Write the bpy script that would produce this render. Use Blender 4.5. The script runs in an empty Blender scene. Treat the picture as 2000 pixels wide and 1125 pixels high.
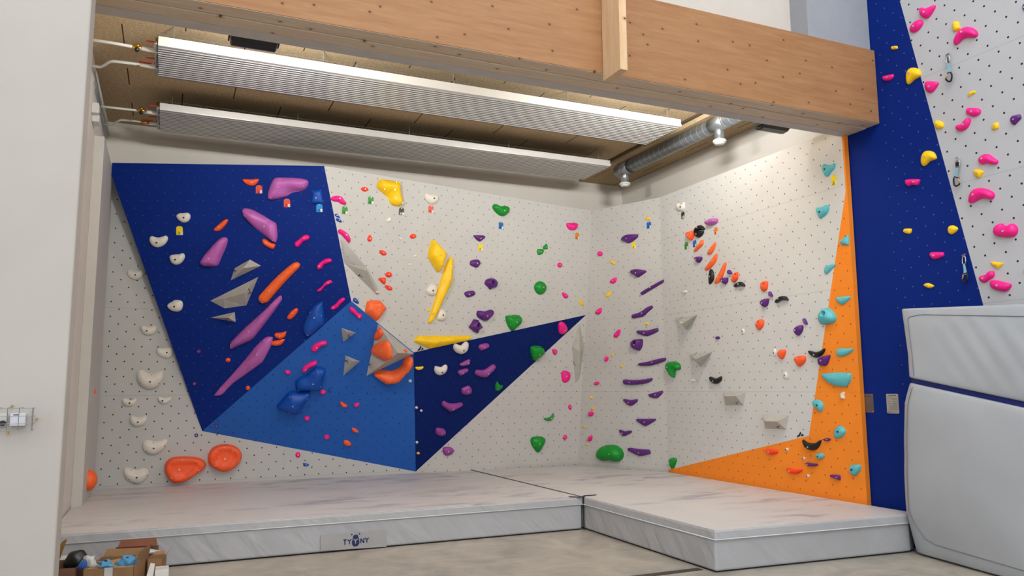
import bpy, bmesh, math, random
import numpy as np
from mathutils import Vector, Matrix, noise
from mathutils.geometry import delaunay_2d_cdt
random.seed(7)
SC = bpy.context.scene
COL = SC.collection

# ---------------------------------------------------------------- camera solved from the room's own vanishing directions
F = 1511.4; YAW = 0.41598; PITCH = 0.1276; ROLL = -0.006815
CAM = np.array([0.0, 0.0, 1.65])
def cam_axes():
    cy, sy = math.cos(YAW), math.sin(YAW)
    fwd = np.array([sy*math.cos(PITCH), cy*math.cos(PITCH), math.sin(PITCH)])
    r = np.array([cy, -sy, 0.0]); u = np.cross(r, fwd)
    cr, sr = math.cos(ROLL), math.sin(ROLL)
    return cr*r+sr*u, -sr*r+cr*u, fwd
RX, UY, FW = cam_axes()
def ray(x, y):
    d = RX*((x-1000)/F) - UY*((y-562.5)/F) + FW
    return d/np.linalg.norm(d)
def hit(px, p0, n):
    d = ray(*px); return CAM + d*(((p0-CAM)@n)/(d@n))
XA, YA, ZA = np.eye(3)
def hz(px, z): return hit(px, np.array([0, 0, z]), ZA)
def hx(px, x): return hit(px, np.array([x, 0, 0]), XA)
def hy(px, y): return hit(px, np.array([0, y, 0]), YA)

cd = bpy.data.cameras.new('camera'); cam = bpy.data.objects.new('camera', cd); COL.objects.link(cam)
cd.sensor_width = 36; cd.lens = F/2000*36; cd.clip_end = 200; cd.clip_start = .05
cam.matrix_world = Matrix(((RX[0], UY[0], -FW[0], CAM[0]), (RX[1], UY[1], -FW[1], CAM[1]), (RX[2], UY[2], -FW[2], CAM[2]), (0, 0, 0, 1)))
SC.camera = cam

# ---------------------------------------------------------------- materials
def lin(c):
    return tuple(((v/255)/12.92 if v/255 <= .04045 else ((v/255+.055)/1.055)**2.4) for v in c)+(1,)
class NT:
    def __init__(s, name):
        s.m = bpy.data.materials.new(name); s.m.use_nodes = True; s.t = s.m.node_tree; s.n = s.t.nodes; s.l = s.t.links
        s.b = s.n['Principled BSDF']
    def new(s, typ, **k):
        n = s.n.new(typ)
        for a, v in k.items(): setattr(n, a, v)
        return n
    def math(s, op, a, b=None, c=None):
        n = s.n.new('ShaderNodeMath'); n.operation = op
        for i, v in enumerate((a, b, c)):
            if v is None: continue
            if isinstance(v, (int, float)): n.inputs[i].default_value = v
            else: s.l.new(v, n.inputs[i])
        return n.outputs[0]
    def mix(s, f, a, b):
        n = s.n.new('ShaderNodeMix'); n.data_type = 'RGBA'
        for i, v in ((0, f), (6, a), (7, b)):
            if isinstance(v, (int, float, tuple)): n.inputs[i].default_value = v
            else: s.l.new(v, n.inputs[i])
        return n.outputs[2]
    def ramp(s, f, lo, hi):
        n = s.n.new('ShaderNodeMapRange'); s.l.new(f, n.inputs[0]); n.inputs[1].default_value = lo; n.inputs[2].default_value = hi; return n.outputs[0]
    def coords(s, scale=(1, 1, 1), rot=(0, 0, 0)):
        tc = s.n.new('ShaderNodeTexCoord'); mp = s.n.new('ShaderNodeMapping'); s.l.new(tc.outputs['Object'], mp.inputs[0])
        mp.inputs['Scale'].default_value = scale; mp.inputs['Rotation'].default_value = rot; return mp.outputs[0]
    def noise(s, vec, scale, detail=3, rough=.5, dist=0):
        n = s.n.new('ShaderNodeTexNoise'); s.l.new(vec, n.inputs['Vector']); n.inputs['Scale'].default_value = scale
        n.inputs['Detail'].default_value = detail; n.inputs['Roughness'].default_value = rough; n.inputs['Distortion'].default_value = dist; return n.outputs[0]
    def color(s, c):
        if isinstance(c, tuple): s.b.inputs['Base Color'].default_value = c
        else: s.l.new(c, s.b.inputs['Base Color'])
    def bump(s, h, strength=.3, dist=.01):
        n = s.n.new('ShaderNodeBump'); s.l.new(h, n.inputs['Height']); n.inputs['Strength'].default_value = strength; n.inputs['Distance'].default_value = dist
        s.l.new(n.outputs[0], s.b.inputs['Normal'])
    def set(s, rough=.5, metal=0, spec=.5):
        s.b.inputs['Roughness'].default_value = rough; s.b.inputs['Metallic'].default_value = metal; s.b.inputs['Specular IOR Level'].default_value = spec; return s.m

def plain(name, rgb, rough=.5, metal=0, var=.06, nscale=6, bump=0, bscale=60, spec=.5):
    t = NT(name); v = t.coords(); n = t.noise(v, nscale, 4)
    c = lin(rgb); d = tuple(x*(1-var*2.2) for x in c[:3])+(1,)
    t.color(t.mix(t.ramp(n, .35, .7), c, d))
    if bump: t.bump(t.noise(v, bscale, 3), bump, .004)
    return t.set(rough, metal, spec)

def wall_mat(name, rgb, dot, r=.012, sp=.2, seam=0.0, period=1.17, vseam=0.0, vper=2.4, off=(0, 0), umin=None, seam_dark=.8, rough=.75, spec=.12):
    """painted plywood: staggered rows of bolt holes and hairline board joints, in the board's own plane"""
    t = NT(name); tc = t.n.new('ShaderNodeTexCoord'); sx = t.n.new('ShaderNodeSeparateXYZ'); t.l.new(tc.outputs['Object'], sx.inputs[0])
    u, v = sx.outputs[0], sx.outputs[1]
    def lattice(ou, ov):
        a = t.math('MULTIPLY', t.math('SUBTRACT', t.math('FRACT', t.math('ADD', t.math('DIVIDE', t.math('SUBTRACT', u, off[0]), sp), ou+.5)), .5), sp)
        b = t.math('MULTIPLY', t.math('SUBTRACT', t.math('FRACT', t.math('ADD', t.math('DIVIDE', t.math('SUBTRACT', v, off[1]), sp), ov+.5)), .5), sp)
        return t.math('LESS_THAN', t.math('ADD', t.math('MULTIPLY', a, a), t.math('MULTIPLY', b, b)), r*r)
    dots = t.math('MAXIMUM', lattice(0, 0), lattice(.5, .5))
    if umin is not None: dots = t.math('MULTIPLY', dots, t.math('GREATER_THAN', u, umin))
    def line(c, o, per, w):
        a = t.math('ABSOLUTE', t.math('SUBTRACT', t.math('FRACT', t.math('ADD', t.math('DIVIDE', t.math('SUBTRACT', c, o), per), .5)), .5))
        return t.math('LESS_THAN', a, w/per)
    lines = t.math('MAXIMUM', line(v, seam, period, .0035), line(u, vseam, vper, .0025))
    base = lin(rgb); vec = t.coords()
    n = t.noise(vec, 1.6, 4, .6); n2 = t.noise(vec, 45, 2)
    c = t.mix(t.ramp(n, .3, .75), base, tuple(x*.93 for x in base[:3])+(1,))
    c = t.mix(t.math('MULTIPLY', t.ramp(n2, .45, .8), .12), c, tuple(x*.8 for x in base[:3])+(1,))
    c = t.mix(lines, c, tuple(x*seam_dark for x in base[:3])+(1,))
    c = t.mix(dots, c, lin(dot)); t.color(c); t.bump(n2, .06, .002)
    return t.set(rough, 0, spec)

# ---------------------------------------------------------------- mesh builders
WP = {}
class MB:
    def __init__(s): s.v = []; s.f = []
    def add(s, vs, fs):
        o = len(s.v); s.v += [tuple(map(float, p)) for p in vs]; s.f += [[i+o for i in f] for f in fs]; return s
    def box(s, lo, hi):
        x0, y0, z0 = lo; x1, y1, z1 = hi
        return s.add([(x0,y0,z0),(x1,y0,z0),(x1,y1,z0),(x0,y1,z0),(x0,y0,z1),(x1,y0,z1),(x1,y1,z1),(x0,y1,z1)],
                     [(0,3,2,1),(4,5,6,7),(0,1,5,4),(1,2,6,5),(2,3,7,6),(3,0,4,7)])
    def prism(s, pts, d):
        """pts: closed loop of 3D points, d: extrusion vector"""
        n = len(pts); d = np.array(d, float); a = [np.array(p, float) for p in pts]
        return s.add(a+[p+d for p in a], [list(range(n))[::-1], list(range(n, 2*n))]+[(i, (i+1) % n, n+(i+1) % n, n+i) for i in range(n)])
    def tube(s, path, r, k=8, closed=False, caps=True):
        P = [np.array(p, float) for p in path]; n = len(P); rings = []; up = None
        for i in range(n):
            a = P[(i-1) % n] if (closed or i > 0) else P[i]; b = P[(i+1) % n] if (closed or i < n-1) else P[i]
            t = b-a; t = t/max(np.linalg.norm(t), 1e-9)
            if up is None: up = np.array([0, 0, 1.]) if abs(t[2]) < .9 else np.array([1., 0, 0])
            x = np.cross(t, up); x /= max(np.linalg.norm(x), 1e-9); y = np.cross(x, t); up = y
            rr = r[i] if isinstance(r, (list, tuple)) else r
            rings.append([P[i]+rr*(math.cos(2*math.pi*j/k)*x+math.sin(2*math.pi*j/k)*y) for j in range(k)])
        vs = [p for q in rings for p in q]; fs = []
        for i in range(n if closed else n-1):
            a, b = i*k, ((i+1) % n)*k
            fs += [(a+j, a+(j+1) % k, b+(j+1) % k, b+j) for j in range(k)]
        if caps and not closed: fs += [list(range(k))[::-1], list(range((n-1)*k, n*k))]
        return s.add(vs, fs)
    def build(s, name, mat, parent=None, smooth=False, bevel=0, loc=None, rec=True):
        o0 = np.zeros(3) if parent is None else WP.get(parent.name, np.array(parent.matrix_world.translation))
        if parent is None and loc is not None: o0 = np.array(loc, float)
        me = bpy.data.meshes.new(name); me.from_pydata([tuple(np.array(p)-o0) for p in s.v], [], s.f)
        if rec:
            bm = bmesh.new(); bm.from_mesh(me); bmesh.ops.recalc_face_normals(bm, faces=bm.faces); bm.to_mesh(me); bm.free()
        me.materials.append(mat)
        if smooth: me.polygons.foreach_set('use_smooth', [True]*len(me.polygons))
        o = bpy.data.objects.new(name, me); COL.objects.link(o)
        if parent is not None: o.parent = parent
        else: o.location = o0; o.matrix_world = Matrix.Translation(o.location)
        WP[o.name] = np.array(o0)
        if bevel:
            b = o.modifiers.new('bevel', 'BEVEL'); b.width = bevel; b.segments = 3; b.limit_method = 'ANGLE'; b.angle_limit = .6
        return o
def tag(o, label=None, cat=None, group=None, kind=None):
    for k, v in (('label', label), ('category', cat), ('group', group), ('kind', kind)):
        if v: o[k] = v
    return o
def empty(name, loc):
    o = bpy.data.objects.new(name, None); COL.objects.link(o); o.empty_display_size = .05; o.location = tuple(map(float, loc))
    o.matrix_world = Matrix.Translation(o.location); return o
def struct(mb, name, mat, **k):
    return tag(mb.build(name, mat, **k), kind='structure')
# ---------------------------------------------------------------- key points of the bouldering wall (metres)
MATZ = .37
K_ = hz((1128, 908), MATZ); J_ = np.array([6.95, 9.95, MATZ])
uF2 = (J_-K_); uF2 /= np.linalg.norm(uF2); nF2 = np.cross(uF2, ZA); nF2 *= -np.sign(nF2@(K_-CAM))
H_ = hit((1155.8, 412), K_, nF2); G_ = hit((1145, 615), K_, nF2); J2_ = np.array([6.95, 9.95, 4.6])
YB = 11.6
B_ = hz((633, 324), 4.602)
n2_ = np.cross(B_-H_, G_-H_); n2_ /= np.linalg.norm(n2_)
C_ = hit((686, 588), H_, n2_); D_ = hy((395, 842), YB); F_ = hy((812, 921), YB)
n3_ = np.cross(B_-D_, C_-D_); n3_ /= np.linalg.norm(n3_)
A_ = hit((219, 318), D_, n3_); A2_ = hit((218, 343), D_, n3_)
n4_ = np.cross(C_-D_, F_-D_); n4_ /= np.linalg.norm(n4_); E_ = hit((808, 689), D_, n4_)
n5_ = np.cross(E_-F_, G_-F_); n6_ = np.cross(K_-F_, G_-F_)
PL = {}
def plane(key, p0, n, origin):
    n = np.array(n, float); n /= np.linalg.norm(n)
    if n@(np.array(p0)-CAM) > 0: n = -n
    u = np.cross(ZA, n); u /= np.linalg.norm(u)
    v = np.cross(n, u)
    PL[key] = dict(n=n, u=u, v=v, o=np.array(origin, float)-n*((np.array(origin, float)-p0)@n))
plane('LG', [0, YB, 0], YA, [-.751, YB, 3.427]); plane('DB', D_, n3_, [1, 11, 3]); plane('MB', D_, n4_, [2, 11, 1.5])
plane('MG', H_, n2_, H_); plane('NB', F_, n5_, [4.5, 11, 1.5]); plane('TG', F_, n6_, [5, 11.4, 1.57]); plane('F2', K_, nF2, [K_[0], K_[1], 1.57])
plane('RG', [6.95, 0, 0], XA, [6.95, 9.57, 1.527]); PL['OR'] = PL['RG']
plane('HG', [7.02, 0, 0], XA, [7.02, 5.103, 4.757]); PL['HB'] = PL['HG']
plane('MF', [0, 8.17, 0], YA, [0, 8.17, 0])
PL['BX'] = dict(n=XA, u=np.array([0, 1., 0]), v=ZA, o=np.array([-.82, 11, 1.]))
def pmat(k, o=None):
    p = PL[k]; o = p['o'] if o is None else o
    return Matrix(((p['u'][0], p['v'][0], p['n'][0], o[0]), (p['u'][1], p['v'][1], p['n'][1], o[1]), (p['u'][2], p['v'][2], p['n'][2], o[2]), (0, 0, 0, 1)))
def ph(k, px, off=0.0):
    p = PL[k]; return hit(px, p['o']+p['n']*off, p['n'])
def loc2(k, P, o=None):
    p = PL[k]; o = p['o'] if o is None else o; d = np.array(P)-o; return np.array([d@p['u'], d@p['v']])

# ---------------------------------------------------------------- room shell
M_white = plain('painted_plaster', (180, 173, 165), .85, var=.03, nscale=1.5, bump=.05)
M_white2 = plain('painted_plaster_bay', (220, 214, 204), .85, var=.03, nscale=1.2, bump=.05)
M_upper = plain('painted_plaster_upper', (200, 192, 182), .85, var=.02)
M_bluegrey = plain('painted_plaster_cool', (150, 152, 158), .85, var=.03)
M_trim = plain('white_trim_board', (196, 193, 186), .6, var=.02)
XL = -.93; ZC = 5.35; YW = 11.75; XW = 7.38

t = NT('concrete_floor'); v = t.coords((1, 1, 1)); n = t.noise(v, 2.2, 8, .65, .6); n3 = t.noise(t.coords((1, 6, 1), (0, 0, .25)), 2.5, 5, .6)
c = t.mix(t.ramp(n, .35, .68), lin((176, 168, 154)), lin((140, 134, 125))); c = t.mix(t.math('MULTIPLY', t.ramp(n3, .55, .75), .35), c, lin((112, 107, 100)))
t.color(c); t.bump(t.noise(v, 60, 3), .08, .003); M_floor = t.set(.38, 0, .4)
struct(MB().add([(-9, -9, 0), (7.6, -9, 0), (7.6, 12.2, 0), (-9, 12.2, 0)], [(0, 1, 2, 3)]), 'floor', M_floor, rec=False)
struct(MB().box((-.9, 5.95, -.01), (4.5, 6.035, .004)), 'trim_1', plain('floor_joint_cover', (70, 62, 54), .6, nscale=25, var=.25))

struct(MB().box((XL-.2, 5.95, 0), (XL, YW+.2, ZC+.1)), 'wall_left', M_white2)
struct(MB().box((XL, YW, 0), (XW+.2, YW+.2, ZC+.1)), 'wall_back', M_white2)
struct(MB().box((XW, 6.36, 0), (XW+.2, YW, ZC+.1)), 'wall_right', M_white2)
struct(MB().box((-9, 5.6, 0), (-.585, 5.86, 9.5)), 'wall_front', M_white, bevel=.012)

# acoustic ceiling boards
t = NT('wood_wool_board'); tc = t.new('ShaderNodeTexCoord'); sx = t.new('ShaderNodeSeparateXYZ'); t.l.new(tc.outputs['Object'], sx.inputs[0])
row = t.math('FLOOR', t.math('DIVIDE', sx.outputs[1], .6)); off = t.math('MULTIPLY', t.math('MODULO', row, 2), .5)
ux = t.math('ABSOLUTE', t.math('SUBTRACT', t.math('FRACT', t.math('ADD', t.math('DIVIDE', sx.outputs[0], 1.2), off)), .5))
vy = t.math('ABSOLUTE', t.math('SUBTRACT', t.math('FRACT', t.math('DIVIDE', sx.outputs[1], .6)), .5))
slit = t.math('MULTIPLY', t.math('LESS_THAN', ux, .0055), t.math('LESS_THAN', vy, .44)); rowl = t.math('GREATER_THAN', vy, .494)
n = t.noise(t.coords((1, 2.2, 1)), 34, 4, .7)
c = t.mix(t.ramp(n, .38, .66), lin((198, 176, 142)), lin((158, 134, 102))); c = t.mix(t.math('MULTIPLY', rowl, .25), c, lin((120, 96, 66))); c = t.mix(slit, c, lin((70, 50, 30))); t.color(c); t.bump(n, .5, .006); M_ceil = t.set(.95, 0, .1)
struct(MB().box((XL-.2, 6.2, ZC), (XW+.2, YW+.2, ZC+.1)), 'ceiling', M_ceil)
xs = hz((1140, 349), ZC-.08)[0]
struct(MB().box((xs, 6.36, ZC-.09), (XW, YW, ZC-.002)), 'trim_2', M_ceil)
struct(MB().box((xs-.05, 6.36, ZC-.03), (xs-.004, YW, ZC-.002)), 'trim_3', plain('shadow_gap', (84, 68, 48), .9))  # dark strip colours in the shadow line of the ceiling slot

# upper hall wall above the beam, with the boxed chase on its right
xn = hy((1577, 40), 5.92)[0]; y2 = hx((1543, 30), xn)[1]
struct(MB().box((-9, y2, 4.6), (XW, y2+.2, 9.5)), 'wall_upper', M_upper)
struct(MB().box((xn, 5.92, 5.2), (7.015, y2, 9.5)), 'trim_4', M_bluegrey)

# ---------------------------------------------------------------- bouldering wall: one thing, each facet a part
G_rgb = (196, 194, 189); DOT = (58, 52, 48)
WM = {
 'LG': wall_mat('grey_ply_left', (188, 188, 185), DOT, .0095, seam=1.575-3.427, vseam=2.31, vper=2.44),
 'MG': wall_mat('grey_ply_main', G_rgb, (104, 98, 90), .0075, sp=.188, off=(-4.045, -.518), seam=-1.14, period=1.25, vseam=-3.2, vper=1.2, seam_dark=.9),
 'TG': wall_mat('grey_ply_triangle', (193, 190, 186), (80, 74, 68), .0078, seam=0, vseam=-.6, vper=2.4, seam_dark=.88),
 'F2': wall_mat('grey_ply_corner', (194, 192, 187), (96, 90, 82), .0075, seam=0, period=1.17, vseam=50, vper=99),
 'RG': wall_mat('grey_ply_right', (208, 207, 203), (96, 90, 82), .0082, seam=.045, vseam=50, vper=99),
 'OR': wall_mat('orange_ply', (246, 140, 46), (164, 76, 18), .0085, seam=.045, vseam=50, vper=99, seam_dark=.88),
 'DB': wall_mat('dark_blue_ply', (8, 40, 122), (84, 100, 140), .006, seam=50, period=99, vseam=50, vper=99, rough=.6),
 'MB': wall_mat('mid_blue_ply', (44, 98, 182), (20, 38, 80), .0075, seam=50, period=99, vseam=50, vper=99, rough=.6),
 'NB': wall_mat('navy_ply', (6, 32, 100), (70, 82, 116), .0055, seam=50, period=99, vseam=50, vper=99, rough=.6),
 'HB': wall_mat('hall_blue_ply', (3, 36, 118), (90, 104, 146), .0065, seam=.05, period=1.2, vseam=50, vper=99, rough=.6, umin=-.79, seam_dark=.95),
 'HG': wall_mat('hall_grey_ply', (188, 188, 190), (44, 44, 46), .0105, seam=.05, period=1.2, vseam=50, vper=99),
}
def facet(key, pts, name, root, thick=.018, lift=0, label=None, plkey=None):
    p = PL[plkey or key]; o = p['o']; q = [loc2(plkey or key, P) for P in pts]; n = len(q)
    a = sum(q[i][0]*q[(i+1) % n][1]-q[(i+1) % n][0]*q[i][1] for i in range(n))
    if a < 0: q = q[::-1]
    me = bpy.data.meshes.new(name)
    me.from_pydata([(x, y, lift) for x, y in q]+[(x, y, lift-thick) for x, y in q], [], [list(range(n)), list(range(2*n-1, n-1, -1))]+[(i, n+i, n+(i+1) % n, (i+1) % n) for i in range(n)])
    me.materials.append(WM[key]); ob = bpy.data.objects.new(name, me); COL.objects.link(ob)
    if root is not None: ob.parent = root
    mw = pmat(plkey or key); ob.matrix_world = mw if root is None else mw
    if root is not None: ob.matrix_local = root.matrix_world.inverted() @ mw
    if label: ob['label'] = label
    return ob
bw = tag(empty('climbing_wall', (3, 11.6, 0)), 'angular bouldering wall of grey, blue and orange facets behind the landing mats', 'climbing wall')
zt = 4.6
facet('LG', [(-.84, YB, .02), (F_[0], YB, .02), F_, D_, (-.84, YB, zt)], 'wall_facet', bw, label='left grey facet')
facet('DB', [A_, B_, C_, D_, A2_], 'wall_facet', bw, label='large dark blue overhanging facet')
facet('MB', [D_, C_, E_, F_], 'wall_facet', bw, label='mid blue lower facet')
facet('MG', [B_, H_, G_, E_, C_], 'wall_facet', bw, label='wide grey main facet')
facet('NB', [E_, G_, F_], 'wall_facet', bw, label='navy triangular facet')
facet('TG', [F_, G_, K_, K_-ZA*.3, F_-ZA*.3], 'wall_facet', bw, label='lower grey triangular facet')
facet('F2', [K_-ZA*.3, J_-ZA*.3, J2_, H_, G_, K_], 'wall_facet', bw, label='narrow grey corner facet')
o1 = ph('RG', (1307, 921)); o1 = np.array([6.95, 9.95, .40]); o2 = ph('RG', (1580, 851)); o3 = ph('RG', (1651.5, 374)); o4 = ph('RG', (1646.5, 290))
ye = 6.30
facet('RG', [(6.95, 9.95, .40), o2, o3, (6.95, ye+.03, 4.59), (6.95, 9.95, 4.6)], 'wall_facet', bw, thick=.05, label='right grey facet')
facet('OR', [(6.95, 9.95, .05), (6.95, 9.95, .40), o2, o3, (6.95, ye+.03, 4.59), (6.95, ye, 4.59), (6.95, ye, .05)], 'wall_facet', bw, thick=.06, label='orange facet')
# maker's mark printed on two facets
M_ink = plain('black_ink', (20, 19, 18), .7)
def mark(k, cx, cy, s, root):
    A = [(470, 665), (515, 550), (560, 550), (655, 365), (710, 435), (620, 635)]; Bt = [(675, 635), (740, 470), (870, 580), (800, 580), (750, 620)]
    mb = MB()
    for poly in (A, Bt):
        mb.prism([ph(k, (cx+(x-670)/28.1*s, cy+(y-510)/28.1*s), .001) for x, y in poly], PL[k]['n']*.002)
    mb.build('printed_logo', M_ink, root)
mark('RG', 1563.8, 848.2, 1, bw); mark('MG', 822, 680, .95, bw)

hw = tag(empty('climbing_wall', (7.02, 4, 0)), 'tall blue and grey climbing wall in the hall on the right', 'climbing wall')
c1 = ph('HB', (1757, 0)); c2 = ph('HB', (1920, 594)); dd = (c1-c2)/(c1-c2)[2]
top = c2+dd*(9.5-c2[2]); bot = c2-dd*c2[2]
facet('HB', [(7.02, 9, 0), bot, top, (7.02, 6.3, 9.5), (7.02, 6.3, 4.55), (7.02, 9, 4.55)], 'wall_facet', hw, thick=.05, label='blue facet')
facet('HG', [bot, (7.02, -3, 0), (7.02, -3, 9.5), top], 'wall_facet', hw, thick=.05, label='grey facet')

# white boxed board standing on the left wall
bx = MB().box((XL+.001, 10.02, .22), (-.82, YB-.03, 4.62)).build('boxed_column', M_trim, loc=(-.9, 10.8, .22), bevel=.004)
tag(bx, 'tall narrow white boxed column at the left end of the grey climbing panel', 'column')
MB().box((XL+.03, 10.06, -.215+.22), (-.84, 11.5, .22)).build('base', plain('dark_base', (60, 55, 48), .8), bx)  # dark brown base under the boxed column
# ---------------------------------------------------------------- climbing holds
HC = {'white': (226, 219, 206), 'orange': (252, 92, 38), 'red': (248, 62, 28), 'pink': (246, 24, 136), 'violet': (184, 98, 174), 'plum': (150, 66, 146), 'purple': (92, 34, 118),
      'green': (8, 140, 40), 'yellow': (252, 202, 14), 'teal': (92, 184, 192), 'black': (26, 24, 23), 'blue': (0, 74, 170), 'grey': (184, 180, 170), 'coral': (255, 108, 48)}
HM = {k: plain('resin_'+k, c, .42, var=.05, nscale=9, bump=.12, bscale=150, spec=.4) for k, c in HC.items()}
M_steel = plain('bright_screw', (214, 210, 205), .3, metal=.6); M_dark = plain('dark_screw', (52, 46, 42), .5)
M_xmark = M_ink
def disc_mesh(name, r, mat, h=.006):
    mb = MB().tube([(0, 0, -.004), (0, 0, h)], r, 10); me = bpy.data.meshes.new(name); me.from_pydata(mb.v, [], mb.f); me.materials.append(mat); return me
BOLT = {'s': disc_mesh('bolt', .010, M_steel), 'd': disc_mesh('bolt', .012, M_dark), 'S': disc_mesh('screw', .0055, M_steel, .004), 'D': disc_mesh('screw', .006, M_dark, .003)}
def poly_dist(P, poly):
    a = poly; b = np.roll(poly, -1, axis=0); ab = b-a
    d = P[:, None, :]-a[None]; tt = np.clip((d*ab).sum(-1)/np.maximum((ab*ab).sum(-1), 1e-12), 0, 1)
    return np.sqrt(((d-tt[..., None]*ab)**2).sum(-1)).min(1)
def inside(P, poly):
    x, y = P[:, 0:1], P[:, 1:2]; a = poly; b = np.roll(poly, -1, axis=0)
    c = ((a[:, 1] > y) != (b[:, 1] > y)) & (x < (b[:, 0]-a[:, 0])*(y-a[:, 1])/np.where(b[:, 1] == a[:, 1], 1e-9, b[:, 1]-a[:, 1])+a[:, 0])
    return c.sum(1) % 2 == 1
def smooth_poly(p, hard):
    p = np.array(p); n = len(p); out = []
    per = np.linalg.norm(np.roll(p, -1, axis=0)-p, axis=1)
    tot = per.sum(); step = tot/46
    for i in range(n):
        p0, p1, p2, p3 = p[i-1], p[i], p[(i+1) % n], p[(i+2) % n]
        m = max(2, int(round(per[i]/step)))
        for j in range(m):
            t_ = j/m
            cr = .5*((2*p1)+(-p0+p2)*t_+(2*p0-5*p1+4*p2-p3)*t_**2+(-p0+3*p1-3*p2+p3)*t_**3)
            out.append(cr*(1-hard)+(p1+(p2-p1)*t_)*hard)
    return np.array(out)
ITEMS = []
def register(o, color, shape, panel, size, y, x, kind='climbing hold'):
    ITEMS.append(dict(o=o, c=color, s=shape, p=panel, z=size, y=y, x=x, k=kind))
def hold(pk, color, shape, P, crop, H=None, style='round', hard=.0, bolts='s', pocket=None, plateau=None, bolt_at=None, lift=0):
    x0, y0, s = crop
    px = [(x0+x/s, y0+y/s) for x, y in P]; pc = (sum(p[0] for p in px)/len(px), sum(p[1] for p in px)/len(px))
    q = np.array([loc2(pk, ph(pk, p, lift)) for p in px])
    area = abs(sum(q[i][0]*q[(i+1) % len(q)][1]-q[(i+1) % len(q)][0]*q[i][1] for i in range(len(q))))/2; d = math.sqrt(area)
    if H is None: H = .38*d if d < .16 else .32*d
    q = np.array([loc2(pk, ph(pk, p, lift+.3*H)) for p in px]); o2d = q.mean(0); q = q-o2d
    if sum(q[i][0]*q[(i+1) % len(q)][1]-q[(i+1) % len(q)][0]*q[i][1] for i in range(len(q))) < 0: q = q[::-1]
    ol = smooth_poly(q, hard)
    lo, hi = ol.min(0), ol.max(0); g = d/9
    gx, gy = np.meshgrid(np.arange(lo[0], hi[0], g), np.arange(lo[1], hi[1], g*.9)); gx = gx+(np.arange(gx.shape[0]) % 2)[:, None]*g*.5
    gp = np.stack([gx.ravel(), gy.ravel()], 1); gp = gp[inside(gp, ol)]; gd = poly_dist(gp, ol); dm = gd.max() if len(gd) else d*.3
    tang = np.roll(ol, -1, axis=0)-np.roll(ol, 1, axis=0); nr = np.stack([-tang[:, 1], tang[:, 0]], 1); nr /= np.linalg.norm(nr, axis=1)[:, None]+1e-9
    pts = [gp[gd > dm*.42]]
    for fr in (.06, .2):
        rp = ol+nr*dm*fr; ok = inside(rp, ol) & (poly_dist(rp, ol) > dm*fr*.8); pts.append(rp[ok])
    ba = None
    if bolt_at is not None:
        ba = loc2(pk, ph(pk, (x0+bolt_at[0]/s, y0+bolt_at[1]/s), H*.8+lift))-o2d
    if ba is None or not inside(np.array([ba]), ol)[0]: ba = gp[gd.argmax()] if len(gp) else np.zeros(2)
    pts.append(np.array([ba]))
    pk_c = None
    if pocket:
        pk_c = loc2(pk, ph(pk, (x0+pocket[0]/s, y0+pocket[1]/s), H*.8+lift))-o2d
        dd_ = PL[pk]; pr = pocket[2]/s*np.linalg.norm(ph(pk, pc)-CAM)/F
        for rr in (.45, .8, 1.05, 1.3):
            pts.append(np.array([pk_c+pr*rr*np.array([math.cos(a), math.sin(a)]) for a in np.arange(0, 6.28, .524)]))
        pts.append(np.array([pk_c]))
    ip = np.concatenate(pts); ip = ip[inside(ip, ol)]
    allp = np.concatenate([ol, ip]); n = len(ol)
    r = delaunay_2d_cdt([Vector(p) for p in allp], [], [list(range(n))], 1, 1e-5)
    V = np.array([tuple(v) for v in r[0]]); fc = r[2]
    dist = poly_dist(V, ol)
    def height(V, dist):
        t_ = np.clip(dist/dm, 0, 1)
        if style == 'round': h = H*np.sqrt(1-(1-t_)**2)
        elif style == 'roof': h = H*(.16*np.minimum(t_/.06, 1)+.84*t_)
        elif style == 'slab': h = H*np.clip(t_/.45, 0, 1)**.8
        elif style == 'dish': 
            e = np.clip(t_/.36, 0, 1); h = H*np.sqrt(1-(1-e)**2); ins = np.clip((t_-.40)/.1, 0, 1); h = h-H*.42*ins*ins*(3-2*ins)
        elif style == 'jug':
            h = H*np.sqrt(1-(1-t_)**2); yy = (V[:, 1]-lo[1])/(hi[1]-lo[1]); h = h*(1-.45*np.clip(yy-.62, 0, .3)/.3)
        elif style == 'sink':
            h = H*np.sqrt(1-(1-t_)**2); c_ = np.array([lo[0]*.45+hi[0]*.55, lo[1]*.6+hi[1]*.4]); w = (hi-lo)*.28
            h = h-H*.5*np.exp(-(((V-c_)/w)**2).sum(1))
        if pk_c is not None:
            dd2 = np.linalg.norm(V-pk_c, axis=1)/pr; rim = np.exp(-((dd2-1.2)/.3)**2)*.12*H
            h = h+rim; k_ = np.clip((1.1-dd2)/.35, 0, 1); h = h*(1-.88*k_*k_*(3-2*k_))
        if style in ('round', 'jug'):
            h = h*(1+np.array([.06*noise.noise(Vector((p[0]*9/max(d, .05)*.35+pc[0], p[1]*9/max(d, .05)*.35, pc[1]*.1))) for p in V]))
        return h
    hgt = height(V, dist); edge = dist < 1e-6*1+d*1e-4; hgt[edge] = -.004
    me = bpy.data.meshes.new('climbing_hold'); me.from_pydata([(p[0], p[1], float(z)) for p, z in zip(V, hgt)], [], fc); me.materials.append(HM[color])
    if style not in ('roof',): me.polygons.foreach_set('use_smooth', [True]*len(me.polygons))
    else: me.polygons.foreach_set('use_smooth', [True]*len(me.polygons)); 
    o = bpy.data.objects.new('climbing_hold', me); COL.objects.link(o)
    pl = PL[pk]; W = pl['o']+pl['u']*o2d[0]+pl['v']*o2d[1]+pl['n']*lift
    o.matrix_world = pmat(pk, W)
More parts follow.
